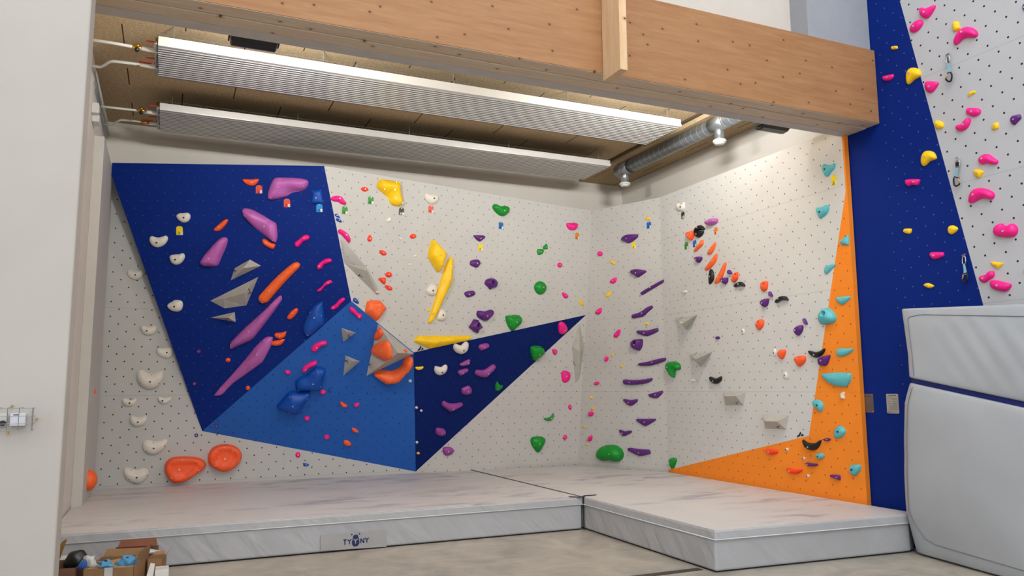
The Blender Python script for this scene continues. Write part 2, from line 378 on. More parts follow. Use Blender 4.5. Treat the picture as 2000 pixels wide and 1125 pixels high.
    if bolts:
        hb = float(height(np.array([ba]), poly_dist(np.array([ba]), ol))[0])
        b = bpy.data.objects.new('bolt', BOLT['d' if bolts == 'd' else 's']); COL.objects.link(b); b.parent = o; b.location = (ba[0], ba[1], hb)
        if d < .09: b.scale = (.7, .7, .7)
        if d > .2:
            idx = [int(k_*n/3+2) % n for k_ in range(3)]
            for i in idx:
                sp_ = ol[i]+nr[i]*dm*.22
                if not inside(np.array([sp_]), ol)[0]: continue
                hs = float(height(np.array([sp_]), poly_dist(np.array([sp_]), ol))[0])
                b = bpy.data.objects.new('screw', BOLT['D' if bolts == 'd' else 'S']); COL.objects.link(b); b.parent = o; b.location = (sp_[0], sp_[1], hs)
    size = 'small' if d < .105 else ('large' if d > .235 else '')
    register(o, {'coral': 'orange', 'plum': 'violet'}.get(color, color), shape, pk, size, pc[1], pc[0]); return o
def dot(pk, color, shape, cx, cy, rx, ry, crop, ang=0, **k):
    ca, sa = math.cos(ang), math.sin(ang)
    pts = [(cx+rx*math.cos(a)*ca-ry*math.sin(a)*sa*1.0, cy+rx*math.cos(a)*sa+ry*math.sin(a)*ca) for a in [i*math.pi/4.5*1.0 for i in range(9)]]
    return hold(pk, color, shape, pts, crop, **k)
def volume(pk, base, apex, faces, crop, shape, H, X=None, thin=None):
    """faceted grey box volume: base outline on the wall, apex points standing off it"""
    x0, y0, s = crop; f_ = lambda p: (x0+p[0]/s, y0+p[1]/s)
    bp = [ph(pk, f_(p), 0) for p in base]; ap = [ph(pk, f_(p[:2]), p[2] if len(p) > 2 else H) for p in apex]
    P = bp+ap; c = sum(bp)/len(bp)
    o = MB().add(P, faces).build('climbing_volume', HM['grey'], loc=c)
    if X:
        mb = MB()
        for strokes, fi in X:
            fpts = [P[i] for i in faces[fi]]; nn = np.cross(fpts[1]-fpts[0], fpts[2]-fpts[0]); nn /= np.linalg.norm(nn)
            if nn@(fpts[0]-CAM) > 0: nn = -nn
            for a, b in strokes:
                A = hit(f_(a), fpts[0]+nn*.003, nn); B = hit(f_(b), fpts[0]+nn*.003, nn); w = np.cross(B-A, nn); w /= np.linalg.norm(w); w *= .0055
                mb.add([A-w, B-w*.5, B+w*.5, A+w], [(0, 1, 2, 3)])
        mb.build('ink_cross', M_xmark, o, rec=False)
    pc = f_((sum(p[0] for p in base)/len(base), sum(p[1] for p in base)/len(base)))
    register(o, 'grey', shape, pk, '', pc[1], pc[0], 'volume'); return o
S3 = 5.627; S2 = 7.033
cA = (200, 300, S3); cB = (460, 310, S3); cC = (200, 480, S3); cD = (460, 480, S3); cE = (160, 660, S3); cF = (400, 640, S3); cG = (460, 780, S3)
cH = (640, 570, 5.625); cI = (150, 800, 5.626); cK = (680, 330, S3); cL = (700, 500, S3); cM = (900, 380, S3); cN = (900, 540, S3); cO = (790, 660, S2)
cP = (1020, 640, S2); cQ = (790, 760, S3); cR = (1020, 760, S3); cS = (1140, 400, S2); cU = (1140, 540, S2); cU2 = (1140, 680, S2); cT = (1310, 380, S2); cV = (1310, 500, S2)
cW = (1320, 610, S3); cX = (1300, 780, S3); cY1 = (1540, 290, S2); cY2 = (1500, 440, S2); cY3 = (1500, 580, 6.252); cZ = (1500, 740, S3)
h1 = (1700, 0, S3); h2 = (1700, 170, S3); h3 = (1700, 340, S3); h4 = (1700, 480, S3)
W, O, K, PV = 'white', 'orange', 'kidney-shaped', 'purple'
# dark blue overhang
hold('DB', W, 'round-bottomed', [(810,680),(840,655),(885,652),(935,650),(962,675),(960,715),(935,748),(895,760),(850,745),(820,715)], cA, bolts='d')
hold('DB', W, 'kidney-shaped', [(515,930),(535,905),(570,915),(610,922),(655,912),(690,900),(715,920),(712,955),(685,995),(640,1025),(590,1032),(545,1010),(518,970)], cA, bolts='d')
hold('DB', O, 'sliver', [(1222,840),(1235,815),(1290,765),(1350,722),(1378,728),(1368,762),(1330,810),(1290,845),(1250,855)], cA)
hold('DB', W, 'notched', [(735,130),(745,105),(790,95),(840,92),(870,82),(895,92),(902,125),(885,165),(850,200),(805,212),(765,195),(742,160)], cC, bolts='d')
hold('LG', W, 'kidney-shaped', [(268,285),(280,255),(315,252),(360,268),(405,265),(435,252),(460,265),(462,300),(440,345),(400,370),(355,376),(305,355),(278,325)], cC, bolts='d', style='jug')
hold('DB', W, 'pebble', [(710,660),(725,635),(760,615),(790,597),(845,600),(875,620),(880,665),(860,710),(815,727),(760,715),(725,690)], cC, bolts='d')
hold('LG', W, 'kidney-shaped', [(417,900),(425,877),(450,875),(495,892),(530,890),(570,872),(600,882),(606,910),(590,950),(560,975),(510,985),(460,975),(428,940)], cC, bolts='d', style='jug')
hold('DB', 'violet', 'wedge-shaped', [(1066,190),(1085,140),(1180,20),(1285,-82),(1345,-92),(1370,-65),(1352,10),(1300,130),(1265,210),(1235,228),(1160,230),(1090,220)], cC, style='slab', H=.12)
hold('DB', O, 'half-moon', [(75,232),(85,222),(165,225),(245,222),(253,238),(225,280),(175,300),(120,282),(88,255)], cB)
hold('DB', 'violet', 'broad dished', [(348,430),(352,370),(385,270),(410,225),(440,205),(500,203),(650,208),(760,225),(790,245),(795,270),(775,315),(740,345),(620,385),(480,435),(400,452),(360,448)], cB, style='sink', H=.13)
hold('DB', 'blue', 'squarish', [(825,345),(870,345),(940,337),(943,360),(965,485),(960,495),(825,497),(832,430),(840,385)], cB, hard=.7, style='slab')
hold('DB', 'violet', 'dished slanting', [(70,560),(100,542),(200,570),(390,680),(440,715),(450,780),(455,850),(440,915),(420,922),(330,860),(220,780),(90,640),(72,600)], cB, style='sink', H=.12)
hold('DB', O, 'bean', [(290,900),(300,882),(330,885),(380,920),(430,938),(433,965),(410,992),(365,980),(310,945)], cB)
hold('DB', 'pink', 'bone-shaped', [(650,950),(655,915),(690,890),(740,845),(780,835),(808,850),(808,880),(780,900),(740,915),(700,960),(670,973)], cB)
hold('DB', 'pink', 'bone-shaped', [(893,240),(900,210),(935,175),(985,145),(1035,138),(1057,155),(1050,180),(1000,198),(965,215),(945,250),(910,262)], cD)
hold('DB', 'coral', 'long sausage', [(250,590),(255,555),(290,510),(450,340),(600,210),(660,180),(695,190),(705,215),(690,250),(570,370),(400,560),(350,620),(300,635),(265,620)], cD, H=.09)
hold('DB', 'pink', 'bone-shaped', [(895,500),(905,478),(945,450),(985,400),(1030,377),(1055,385),(1058,405),(1035,425),(985,445),(940,495),(910,508)], cD)
hold('DB', 'pink', 'bone-shaped', [(1043,690),(1055,665),(1095,640),(1140,590),(1180,570),(1200,580),(1195,605),(1150,645),(1110,690),(1075,705),(1050,702)], cD)
hold('DB', O, 'capsule', [(568,800),(572,770),(610,720),(655,688),(680,692),(685,715),(665,755),(630,795),(595,813)], cD)
hold('DB', 'blue', 'shell-shaped', [(745,960),(733,900),(750,850),(780,780),(820,700),(870,645),(930,617),(957,615),(965,700),(975,848),(930,895),(860,955),(800,1000),(765,985)], cD, H=.11, hard=.3)
hold('DB', O, 'wing', [(425,985),(440,960),(500,955),(552,940),(556,960),(540,1000),(500,1025),(450,1015)], cD)
hold('DB', O, 'wing', [(390,1075),(400,1050),(450,1040),(530,1025),(537,1040),(505,1085),(455,1103),(405,1095)], cD)
hold('DB', 'violet', 'long fin', [(485,548),(505,560),(505,600),(470,650),(400,750),(270,920),(200,1010),(150,1050),(30,1100),(-48,1138),(-70,1130),(-65,1090),(-52,1055),(100,900),(300,720),(430,590)], cD, style='slab', hard=.5, H=.10)
hold('DB', 'violet', 'long fin', [(740,105),(742,125),(725,200),(630,380),(600,405),(470,500),(300,620),(180,745),(100,755),(98,738),(160,660),(280,530),(420,370),(560,200),(640,125),(680,102)], cF, style='roof', hard=.5, H=.11)
dot('DB', PV, 'knob', 1283, 150, 25, 25, cE); dot('DB', PV, 'knob', 1237, 503, 22, 23, cE); dot('DB', O, 'button', 1605, 243, 27, 25, cE, bolts=None); dot('DB', O, 'button', 472, 663, 24, 24, cF, bolts=None)
# left grey panel
hold('LG', W, 'half-round', [(815,135),(830,108),(870,108),(920,103),(975,103),(1003,125),(1003,160),(990,205),(950,228),(900,222),(850,200),(820,165)], cE, bolts='d')
hold('LG', W, 'heart-like', [(600,430),(605,380),(630,355),(670,352),(710,375),(750,388),(800,380),(840,362),(880,362),(900,395),(895,450),(865,510),(810,550),(750,566),(690,552),(635,515),(610,470)], cE, bolts='d', style='jug', H=.1)
hold('LG', W, 'kidney-shaped', [(440,695),(450,670),(480,662),(520,675),(560,675),(585,662),(600,670),(597,700),(570,738),(525,755),(480,748),(450,725)], cE, bolts='d', style='jug')
hold('LG', W, 'kidney-shaped', [(833,660),(840,643),(865,648),(905,660),(945,655),(970,642),(985,655),(975,690),(945,718),(905,727),(865,718),(838,690)], cE, bolts='d', style='jug')
hold('LG', W, 'kidney-shaped', [(525,890),(535,860),(560,855),(600,870),(640,872),(690,855),(714,870),(710,910),(680,955),(620,975),(565,965),(530,930)], cE, bolts='d', style='jug')
hold('LG', W, 'lopsided', [(718,400),(725,355),(755,333),(800,335),(860,350),(920,335),(965,320),(995,330),(995,365),(970,420),(920,470),(850,497),(780,485),(735,450)], cI, bolts='d', style='jug')
hold('LG', W, 'kidney-shaped', [(508,695),(515,655),(545,635),(590,645),(630,660),(680,658),(730,643),(775,655),(793,690),(780,740),(735,790),(670,817),(600,800),(540,760)], cI, bolts='d', style='jug')
hold('LG', 'orange', 'teardrop dished', [(963,640),(980,580),(1030,535),(1110,517),(1270,517),(1370,540),(1415,580),(1420,625),(1380,670),(1280,740),(1200,790),(1100,810),(1040,795),(985,725)], cI, style='dish', H=.16)
hold('LG', 'orange', 'round dished', [(1440,540),(1455,470),(1500,415),(1590,383),(1690,382),(1770,420),(1815,480),(1812,540),(1780,600),(1700,665),(1610,685),(1530,660),(1460,610)], cI, style='dish', H=.16)
dot('LG', PV, 'knob', 1257, 1070, 22, 22, cE); dot('LG', 'pink', 'round', 687, 610, 29, 32, cG)
hold('LG', 'blue', 'chip', [(742,700),(750,698),(808,712),(795,735),(750,735)], cG, hard=.5)
# mid blue facet
dot('MB', PV, 'knob', 1478, 963, 21, 21, cE)
hold('MB', 'pink', 'bone-shaped', [(1250,700),(1255,680),(1280,675),(1315,700),(1345,740),(1385,755),(1393,780),(1375,803),(1345,800),(1310,760),(1265,725)], cD)
hold('MB', 'pink', 'bone-shaped', [(1168,240),(1180,210),(1220,175),(1280,150),(1330,148),(1345,165),(1335,190),(1280,208),(1245,245),(1210,267),(1180,262)], cF)
hold('MB', 'pink', 'bone-shaped', [(1067,470),(1080,440),(1120,405),(1180,375),(1220,367),(1237,385),(1215,415),(1150,450),(1110,490),(1080,493)], cF)
dot('MB', 'pink', 'oval', 912, 493, 34, 25, cF, .3)
hold('MB', 'blue', 'heart-like', [(995,640),(1000,600),(1040,560),(1110,530),(1160,485),(1220,440),(1270,440),(1325,470),(1325,510),(1300,590),(1275,693),(1150,697),(1020,697),(1000,670)], cF, H=.13, hard=.2)
hold('MB', 'blue', 'diamond', [(790,875),(825,830),(930,715),(1040,710),(1150,710),(1163,740),(1100,845),(1045,935),(990,955),(880,922)], cF, H=.16, hard=.4)
dot('MB', 'pink', 'oval', 1297, 710, 36, 24, cF); dot('MB', 'blue', 'peanut', 1378, 688, 16, 26, cF); dot('MB', 'pink', 'round', 1122, 1000, 32, 27, cF)
hold('MB', O, 'bean', [(1487,820),(1505,815),(1535,835),(1565,855),(1560,875),(1520,878),(1492,850)], cF)
hold('MB', 'pink', 'bean', [(1300,78),(1310,52),(1345,38),(1363,50),(1355,75),(1325,90)], cG)
hold('MB', O, 'bean', [(1277,325),(1290,313),(1330,330),(1352,355),(1345,370),(1310,365),(1282,345)], cG)
hold('MB', O, 'bean', [(1185,470),(1200,452),(1240,458),(1272,490),(1265,510),(1225,515),(1192,495)], cG)
dot('MB', 'pink', 'round', 1003, 418, 31, 27, cG)
dot('MB', W, 'chip', 78, 593, 24, 20, cO)
hold('MB', 'coral', 'curved banana', [(505,910),(560,880),(620,870),(700,880),(770,855),(820,810),(830,775),(860,740),(910,720),(940,745),(943,790),(920,850),(870,900),(790,990),(730,1010),(640,1015),(600,990),(540,950)], cH, H=.13, lift=.0)
# wide grey back panel
hold('MG', 'pink', 'bone-shaped', [(1052,435),(1075,412),(1130,405),(1170,420),(1200,460),(1220,485),(1205,507),(1160,495),(1130,472),(1085,470),(1058,455)], cB)
hold('MG', 'blue', 'sliver', [(1092,612),(1105,605),(1140,630),(1150,650),(1120,645),(1098,630)], cB)
hold('MG', 'blue', 'sliver', [(1102,665),(1115,652),(1145,660),(1167,685),(1165,700),(1140,697),(1112,682)], cB)
hold('MG', 'pink', 'bone-shaped', [(1130,795),(1140,775),(1165,775),(1220,810),(1250,845),(1265,885),(1260,915),(1238,918),(1205,880),(1170,840),(1140,820)], cB)
hold('MG', 'red', 'leaf-shaped', [(1378,330),(1410,310),(1440,315),(1463,340),(1430,362),(1400,355)], cB)
hold('MG', 'red', 'triangular', [(1450,880),(1465,845),(1480,837),(1503,870),(1495,900),(1475,912),(1455,900)], cB)
hold('MG', 'blue', 'chip', [(1290,600),(1305,572),(1325,575),(1355,615),(1355,635),(1335,635),(1300,615)], cD)
hold('MG', 'coral', 'pentagonal', [(418,205),(440,105),(500,92),(550,90),(590,100),(652,175),(645,200),(575,300),(545,320),(520,310),(425,230)], cH, style='slab', hard=.4, H=.09)
hold('MG', 'yellow', 'crested', [(332,180),(345,135),(365,112),(450,120),(568,142),(575,180),(595,290),(606,370),(590,398),(550,408),(510,400),(480,375),(440,310),(390,260),(340,210)], cK, style='sink', H=.15)
hold('MG', W, 'shield-shaped', [(838,300),(842,270),(855,258),(880,268),(930,270),(965,278),(993,305),(992,340),(970,375),(930,390),(890,380),(855,345)], cK, bolts='d')
hold('MG', W, 'chip', [(420,570),(435,540),(465,530),(475,565),(450,588),(430,582)], cK); dot('MG', W, 'button', 577, 767, 19, 14, cK, .5, bolts=None); dot('MG', W, 'button', 737, 957, 14, 14, cK, bolts=None); dot('MG', W, 'button', 677, 1050, 14, 18, cK, .6, bolts=None)
dot('MG', 'red', 'oval', 715, 740, 36, 27, cK, -.2); hold('MG', 'red', 'leaf-shaped', [(343,900),(370,893),(400,900),(425,930),(410,950),(370,945)], cK)
hold('MG', 'yellow', 'diamond', [(832,-178),(853,-172),(907,-112),(973,-42),(970,-5),(940,90),(912,165),(895,178),(875,168),(830,100),(785,20),(778,-20),(790,-80),(812,-165)], cL, style='slab', H=.14, hard=.3)
dot('MG', 'red', 'oval', 335, 205, 37, 31, cL); hold('MG', 'red', 'triangular', [(225,245),(260,237),(298,240),(303,270),(292,312),(260,298),(235,270)], cL); hold('MG', 'red', 'leaf-shaped', [(292,325),(330,322),(370,345),(372,372),(340,378),(310,362)], cL)
hold('MG', W, 'rounded', [(743,378),(770,340),(800,305),(840,305),(865,340),(866,390),(845,430),(810,440),(770,425)], cL, bolts='d')
hold('MG', W, 'rounded', [(863,690),(875,620),(905,580),(945,590),(970,640),(968,690),(930,715),(890,712)], cL, bolts='d')
dot('MG', 'yellow', 'button', 770, 595, 20, 14, cL, bolts=None)
hold('MG', 'yellow', 'long upright fin', [(1048,15),(1048,120),(1040,290),(985,400),(900,580),(840,700),(800,740),(775,738),(780,700),(830,550),(920,250),(980,60),(1020,12)], cL, style='roof', hard=.55, H=.12)
hold('MG', 'yellow', 'long level fin', [(620,935),(660,880),(900,877),(1255,875),(1252,895),(1215,928),(980,983),(810,1018),(770,1010),(640,950)], cL, style='roof', hard=.55, H=.12)
hold('MG', PV, 'pebble', [(1228,85),(1240,50),(1300,37),(1330,45),(1345,80),(1310,128),(1260,115),(1235,100)], cL)
hold('MG', PV, 'spiked pocketed', [(1395,300),(1420,255),(1480,243),(1515,262),(1530,300),(1515,345),(1480,350),(1455,370),(1430,340)], cL, H=.09, pocket=(1482,292,24), bolts=None)
hold('MG', PV, 'oblong', [(1168,415),(1185,392),(1230,382),(1270,382),(1287,410),(1270,435),(1200,455)], cL)
hold('MG', PV, 'broad', [(1306,640),(1315,605),(1345,600),(1400,605),(1465,588),(1488,610),(1480,650),(1440,695),(1405,715),(1360,700),(1320,670)], cL, H=.09)
hold('MG', PV, 'spiked pocketed', [(1220,780),(1245,745),(1275,697),(1315,700),(1330,725),(1368,785),(1330,815),(1315,850),(1270,825),(1240,800)], cL, H=.09, pocket=(1322,765,26), bolts=None, hard=.3)
hold('MG', PV, 'wing', [(140,452),(155,445),(250,447),(270,470),(240,500),(210,517),(175,495)], cM)
hold('MG', 'green', 'kidney-shaped', [(355,130),(370,108),(400,105),(440,125),(500,122),(530,140),(538,175),(515,215),(470,238),(420,220),(370,170)], cM, H=.09)
hold('MG', 'pink', 'half-round', [(1165,325),(1180,312),(1260,310),(1287,325),(1282,365),(1255,390),(1205,390),(1175,362)], cM)
hold('MG', 'green', 'angular', [(903,590),(912,565),(948,540),(957,597),(920,603)], cM, hard=.5); hold('MG', 'green', 'angular', [(843,605),(850,597),(905,600),(915,620),(900,650),(870,663),(845,657)], cM, hard=.4)
dot('MG', 'pink', 'round', 1090, 775, 27, 28, cM); hold('MG', 'green', 'dome', [(815,1030),(825,985),(860,955),(895,953),(930,980),(943,1025),(930,1070),(890,1098),(845,1085)], cM, H=.09)
hold('MG', 'pink', 'teardrop', [(1115,180),(1128,173),(1160,188),(1183,213),(1170,238),(1142,238),(1122,212)], cN); hold('MG', 'yellow', 'leaf-shaped', [(1303,255),(1320,255),(1345,290),(1350,325),(1328,318),(1308,285)], cN)
hold('MG', 'green', 'horned', [(500,455),(510,432),(560,428),(600,420),(650,430),(675,470),(665,520),(620,560),(580,600),(550,580),(515,520)], cN, H=.1)
# navy panel
hold('NB', W, 'kidney-shaped', [(1047,1005),(1060,970),(1085,970),(1130,985),(1160,960),(1185,943),(1210,955),(1212,1000),(1190,1050),(1140,1080),(1090,1070),(1058,1040)], cL, bolts='d')
hold('NB', 'plum', 'oblong', [(1323,1000),(1345,975),(1410,960),(1437,975),(1430,1005),(1355,1040),(1330,1025)], cL)
hold('NB', 'pink', 'egg-shaped', [(1078,570),(1080,525),(1105,500),(1140,510),(1170,555),(1172,590),(1145,625),(1110,637),(1085,620)], cN)
hold('NB', 'green', 'folded', [(775,800),(790,773),(850,768),(900,780),(922,815),(915,850),(860,895),(820,928),(800,915),(778,850)], cN, H=.1)
hold('NB', W, 'kidney-shaped', [(415,425),(430,390),(460,395),(510,405),(545,380),(575,370),(592,390),(585,440),(550,490),(490,515),(440,500),(418,460)], cO, bolts='d')
hold('NB', 'yellow', 'sliver', [(150,410),(165,398),(200,400),(255,393),(258,410),(230,435),(190,443),(160,430)], cO)
hold('NB', 'plum', 'oblong', [(762,375),(770,355),(890,293),(902,325),(880,370),(790,393)], cO, hard=.2); hold('NB', 'plum', 'oblong', [(735,480),(755,450),(830,425),(870,425),(880,445),(845,480),(770,520),(745,500)], cO, hard=.2)
hold('NB', 'plum', 'boomerang', [(975,500),(990,445),(1070,445),(1130,430),(1215,367),(1245,375),(1252,410),(1140,530),(1090,545),(1000,520)], cO)
hold('NB', 'green', 'arrowhead', [(1250,700),(1255,640),(1280,600),(1305,640),(1355,658),(1320,705),(1275,732),(1255,725)], cO, hard=.3, bolts=None)
hold('NB', 'plum', 'pebble', [(788,720),(800,695),(885,660),(920,690),(928,730),(905,770),(850,787),(800,770)], cO)
hold('NB', 'plum', 'boomerang', [(518,915),(530,880),(555,870),(620,900),(690,905),(790,893),(797,930),(720,975),(640,1013),(590,990),(525,940)], cO)
dot('NB', W, 'button', 167, 958, 20, 18, cO); dot('NB', W, 'button', 232, 1000, 17, 17, cO); dot('NB', W, 'button', 138, 585, 14, 15, cQ); dot('NB', 'yellow', 'button', 152, 705, 18, 14, cQ)
hold('NB', 'plum', 'pebble', [(345,470),(350,440),(375,428),(430,438),(455,465),(448,500),(400,520),(355,500)], cQ)
# lower grey triangle
hold('TG', 'plum', 'pebble', [(420,680),(428,645),(460,633),(515,640),(545,670),(530,710),(480,732),(440,725)], cQ)
hold('TG', 'green', 'crescent', [(1530,317),(1570,318),(1610,300),(1637,260),(1643,300),(1620,340),(1580,350),(1545,340)], cQ, hard=.3)
hold('TG', 'green', 'guitar-pick', [(1390,570),(1400,540),(1430,525),(1510,523),(1548,545),(1545,590),(1510,660),(1470,698),(1430,660),(1400,610)], cQ, H=.09)
hold('TG', 'pink', 'chip', [(1003,810),(1020,797),(1055,805),(1063,830),(1045,860),(1020,855)], cN)
hold('TG', 'pink', 'egg-shaped', [(540,640),(550,600),(590,590),(650,610),(668,660),(650,720),(600,758),(560,745),(545,700)], cP)
dot('TG', 'pink', 'oval', 525, 197, 19, 29, cR); hold('TG', 'pink', 'oval', [(447,545),(455,515),(475,500),(495,515),(493,540),(470,557)], cR)
# narrow corner panel
hold('F2', 'pink', 'teardrop', [(1253,110),(1265,75),(1320,25),(1345,28),(1345,60),(1310,130),(1275,138),(1257,130)], cP)
hold('F2', PV, 'pocketed', [(1485,230),(1500,185),(1540,158),(1635,155),(1645,195),(1635,260),(1605,312),(1560,308),(1510,285)], cP, H=.11, pocket=(1535,208,30), hard=.3)
dot('F2', 'yellow', 'button', 1233, 375, 19, 18, cP, H=.025); dot('F2', 'yellow', 'button', 1365, 533, 21, 19, cP, H=.025); dot('F2', 'pink', 'thumb-shaped', 1153, 430, 25, 38, cP, .35, H=.05); dot('F2', 'pink', 'thumb-shaped', 1020, 765, 36, 24, cP, -.25, H=.05)
dot('F2', 'yellow', 'button', 950, 960, 21, 19, cP, H=.025); dot('F2', 'yellow', 'button', 775, 213, 20, 14, cR, H=.025); dot('F2', 'yellow', 'button', 677, 414, 16, 13, cR, H=.025); dot('F2', 'yellow', 'button', 712, 608, 15, 13, cR, H=.025)
hold('F2', 'pink', 'thumb-shaped', [(722,280),(735,250),(770,247),(783,265),(770,290),(745,300)], cR, H=.06); hold('F2', 'pink', 'thumb-shaped', [(720,550),(735,518),(760,512),(768,535),(750,570),(728,572)], cR, H=.06)
hold('F2', 'green', 'large bean', [(815,715),(830,665),(880,625),(950,613),(1020,620),(1075,660),(1100,715),(1085,770),(1040,800),(990,795),(930,785),(880,793),(830,765)], cR, H=.16)
hold('F2', PV, 'boomerang', [(1110,110),(1130,108),(1190,118),(1250,108),(1265,112),(1262,140),(1188,186),(1115,135)], cR, hard=.3); hold('F2', PV, 'wedge', [(1385,62),(1395,52),(1530,17),(1543,25),(1540,45),(1480,100),(1400,88)], cR, hard=.4)
hold('F2', PV, 'triangular ledge', [(1253,325),(1357,326),(1460,325),(1462,345),(1350,408),(1258,352)], cR, hard=.5, H=.05); hold('F2', PV, 'boomerang', [(1063,450),(1080,445),(1125,462),(1190,455),(1202,475),(1115,518),(1070,475)], cR, hard=.3)
hold('F2', PV, 'slanting ledge', [(1160,650),(1180,643),(1280,658),(1390,665),(1405,690),(1405,710),(1290,738),(1160,675)], cR, hard=.5, H=.06)
hold('F2', PV, 'broad', [(515,470),(540,430),(600,405),(720,402),(738,415),(730,450),(625,525),(560,510),(520,490)], cS, H=.08); hold('F2', 'yellow', 'bean', [(838,200),(850,175),(890,168),(917,180),(905,203),(860,212)], cS)
dot('F2', 'pink', 'round', 222, 671, 33, 35, cS, H=.06); hold('F2', 'yellow', 'sliver', [(367,770),(380,760),(430,795),(437,820),(410,822),(375,795)], cS)
hold('F2', PV, 'broad', [(640,920),(655,893),(720,880),(835,898),(850,915),(835,935),(740,995),(700,975),(655,950)], cS, H=.09); hold('F2', 'pink', 'teardrop', [(355,1055),(385,1020),(445,993),(453,1005),(445,1050),(410,1083),(370,1077)], cS)
hold('F2', PV, 'straight bar', [(782,235),(790,215),(920,135),(1090,42),(1105,48),(1103,75),(1010,130),(820,245),(800,255)], cU, hard=.2, H=.06); hold('F2', 'yellow', 'leaf-shaped', [(300,270),(310,240),(345,205),(372,203),(370,230),(345,275),(320,287)], cU)
hold('F2', 'pink', 'teardrop', [(155,495),(175,460),(225,432),(245,435),(245,475),(220,515),(190,525),(165,515)], cU); hold('F2', PV, 'bent bar', [(662,525),(740,500),(800,470),(870,420),(933,397),(947,430),(880,490),(815,550),(740,567),(665,575)], cU, hard=.3, H=.05)
dot('F2', 'yellow', 'button', 865, 650, 31, 21, cU); hold('F2', PV, 'bent bar', [(725,755),(740,740),(870,738),(1010,705),(1020,725),(1018,755),(865,822),(735,783)], cU, hard=.4, H=.05)
hold('F2', PV, 'curved bar', [(745,220),(760,205),(880,182),(1000,150),(1100,130),(1132,140),(1130,165),(1010,215),(900,243),(790,242),(750,235)], cU2, H=.06); hold('F2', PV, 'curved bar', [(543,445),(550,430),(640,435),(740,435),(840,425),(930,410),(937,440),(860,480),(740,500),(640,505),(560,498),(545,475)], cU2, H=.07)
# right grey wall
hold('RG', 'green', 'hooked', [(1137,250),(1145,200),(1190,182),(1260,190),(1305,220),(1317,270),(1300,298),(1258,300),(1240,340),(1237,395),(1215,403),(1180,360),(1145,300)], cU2, H=.1)
hold('RG', 'green', 'drop-shaped', [(1617,790),(1625,760),(1655,752),(1685,765),(1685,800),(1652,875),(1625,840)], cR, H=.07)
dot('RG', W, 'button', 1397, 212, 15, 22, cU, .4, H=.05, bolts=None)
hold('RG', W, 'horned', [(85,180),(90,125),(110,118),(135,145),(160,120),(175,102),(187,115),(185,175),(165,215),(130,228),(100,215)], cT, bolts='d')
hold('RG', 'violet', 'angular', [(488,390),(510,350),(570,325),(630,328),(632,350),(620,385),(570,415),(515,425),(490,410)], cT, H=.1)
hold('RG', 'black', 'half-moon', [(322,525),(330,480),(370,430),(405,420),(440,440),(457,470),(452,488),(390,490),(340,510)], cT, H=.06); hold('RG', 'black', 'half-moon', [(330,520),(345,500),(440,500),(445,515),(425,560),(380,592),(345,580),(325,545)], cT, H=.06)
hold('RG', O, 'rounded triangular', [(217,540),(235,510),(290,500),(310,515),(305,570),(280,628),(250,610),(222,570)], cT, H=.09)
hold('RG', 'coral', 'sliver', [(317,780),(320,760),(380,680),(435,618),(445,635),(440,690),(380,750),(340,787)], cT, H=.04); hold('RG', 'coral', 'sliver', [(505,810),(515,775),(560,710),(610,655),(618,670),(600,740),(560,810),(525,825)], cT, H=.04)
hold('RG', 'coral', 'sliver', [(465,1035),(475,1000),(560,890),(625,810),(635,830),(630,890),(580,975),(500,1040)], cT, H=.04); hold('RG', 'coral', 'sliver', [(600,375),(605,340),(680,200),(740,85),(758,95),(755,140),(700,310),(650,370),(610,382)], cV, H=.04)
hold('RG', PV, 'knob', [(333,880),(345,855),(400,850),(420,865),(415,900),(380,938),(355,920)], cT, H=.07)
hold('RG', 'black', 'upright half-moon', [(525,380),(518,290),(535,190),(550,178),(575,200),(592,270),(580,340),(545,385)], cV, H=.04); hold('RG', PV, 'chip', [(780,215),(795,190),(815,200),(837,235),(825,250),(790,245)], cV, H=.05)
hold('RG', PV, 'knob', [(692,330),(710,300),(770,295),(775,340),(770,360),(735,387),(700,355)], cV, H=.07); hold('RG', O, 'oval pocketed', [(832,330),(840,280),(870,235),(905,218),(922,245),(915,310),(880,360),(850,362)], cV, H=.05, pocket=(882,258,16))
hold('RG', 'black', 'half-moon', [(877,430),(890,390),(930,357),(965,355),(1000,380),(1013,410),(1000,418),(940,413),(890,430)], cV, H=.06); hold('RG', O, 'oval pocketed', [(1230,420),(1240,365),(1280,342),(1325,350),(1328,400),(1315,460),(1275,490),(1240,465)], cV, H=.05, pocket=(1275,385,18))
hold('RG', PV, 'chip', [(1345,520),(1355,487),(1372,495),(1398,550),(1380,558),(1350,545)], cV, H=.05); hold('RG', 'black', 'half-moon', [(1440,648),(1445,620),(1490,565),(1535,547),(1580,560),(1610,605),(1590,610),(1530,605),(1480,628)], cV, H=.06)
hold('RG', PV, 'knob', [(1233,640),(1250,600),(1300,583),(1335,590),(1332,640),(1315,685),(1280,703),(1245,675)], cV, H=.07); hold('RG', O, 'oval pocketed', [(1162,950),(1170,910),(1210,870),(1260,872),(1275,900),(1265,960),(1225,1013),(1190,1005)], cV, H=.05, pocket=(1202,912,18))
dot('RG', W, 'flat oval', 993, 1035, 21, 39, cV, H=.02, bolts='d'); dot('RG', W, 'button', 200, 492, 16, 24, cV, .3, H=.05, bolts=None)
dot('RG', PV, 'oval', 457, 280, 26, 17, cW, H=.03); hold('RG', PV, 'chip', [(1397,90),(1405,65),(1425,80),(1443,125),(1430,135),(1410,120)], cW, H=.04); hold('RG', PV, 'knob', [(1297,195),(1315,160),(1350,142),(1388,145),(1390,190),(1370,230),(1340,258),(1310,235)], cW, H=.06)
hold('RG', 'black', 'smiling', [(370,720),(378,705),(400,715),(435,725),(470,715),(490,702),(500,712),(490,755),(440,787),(395,770)], cW, H=.06)
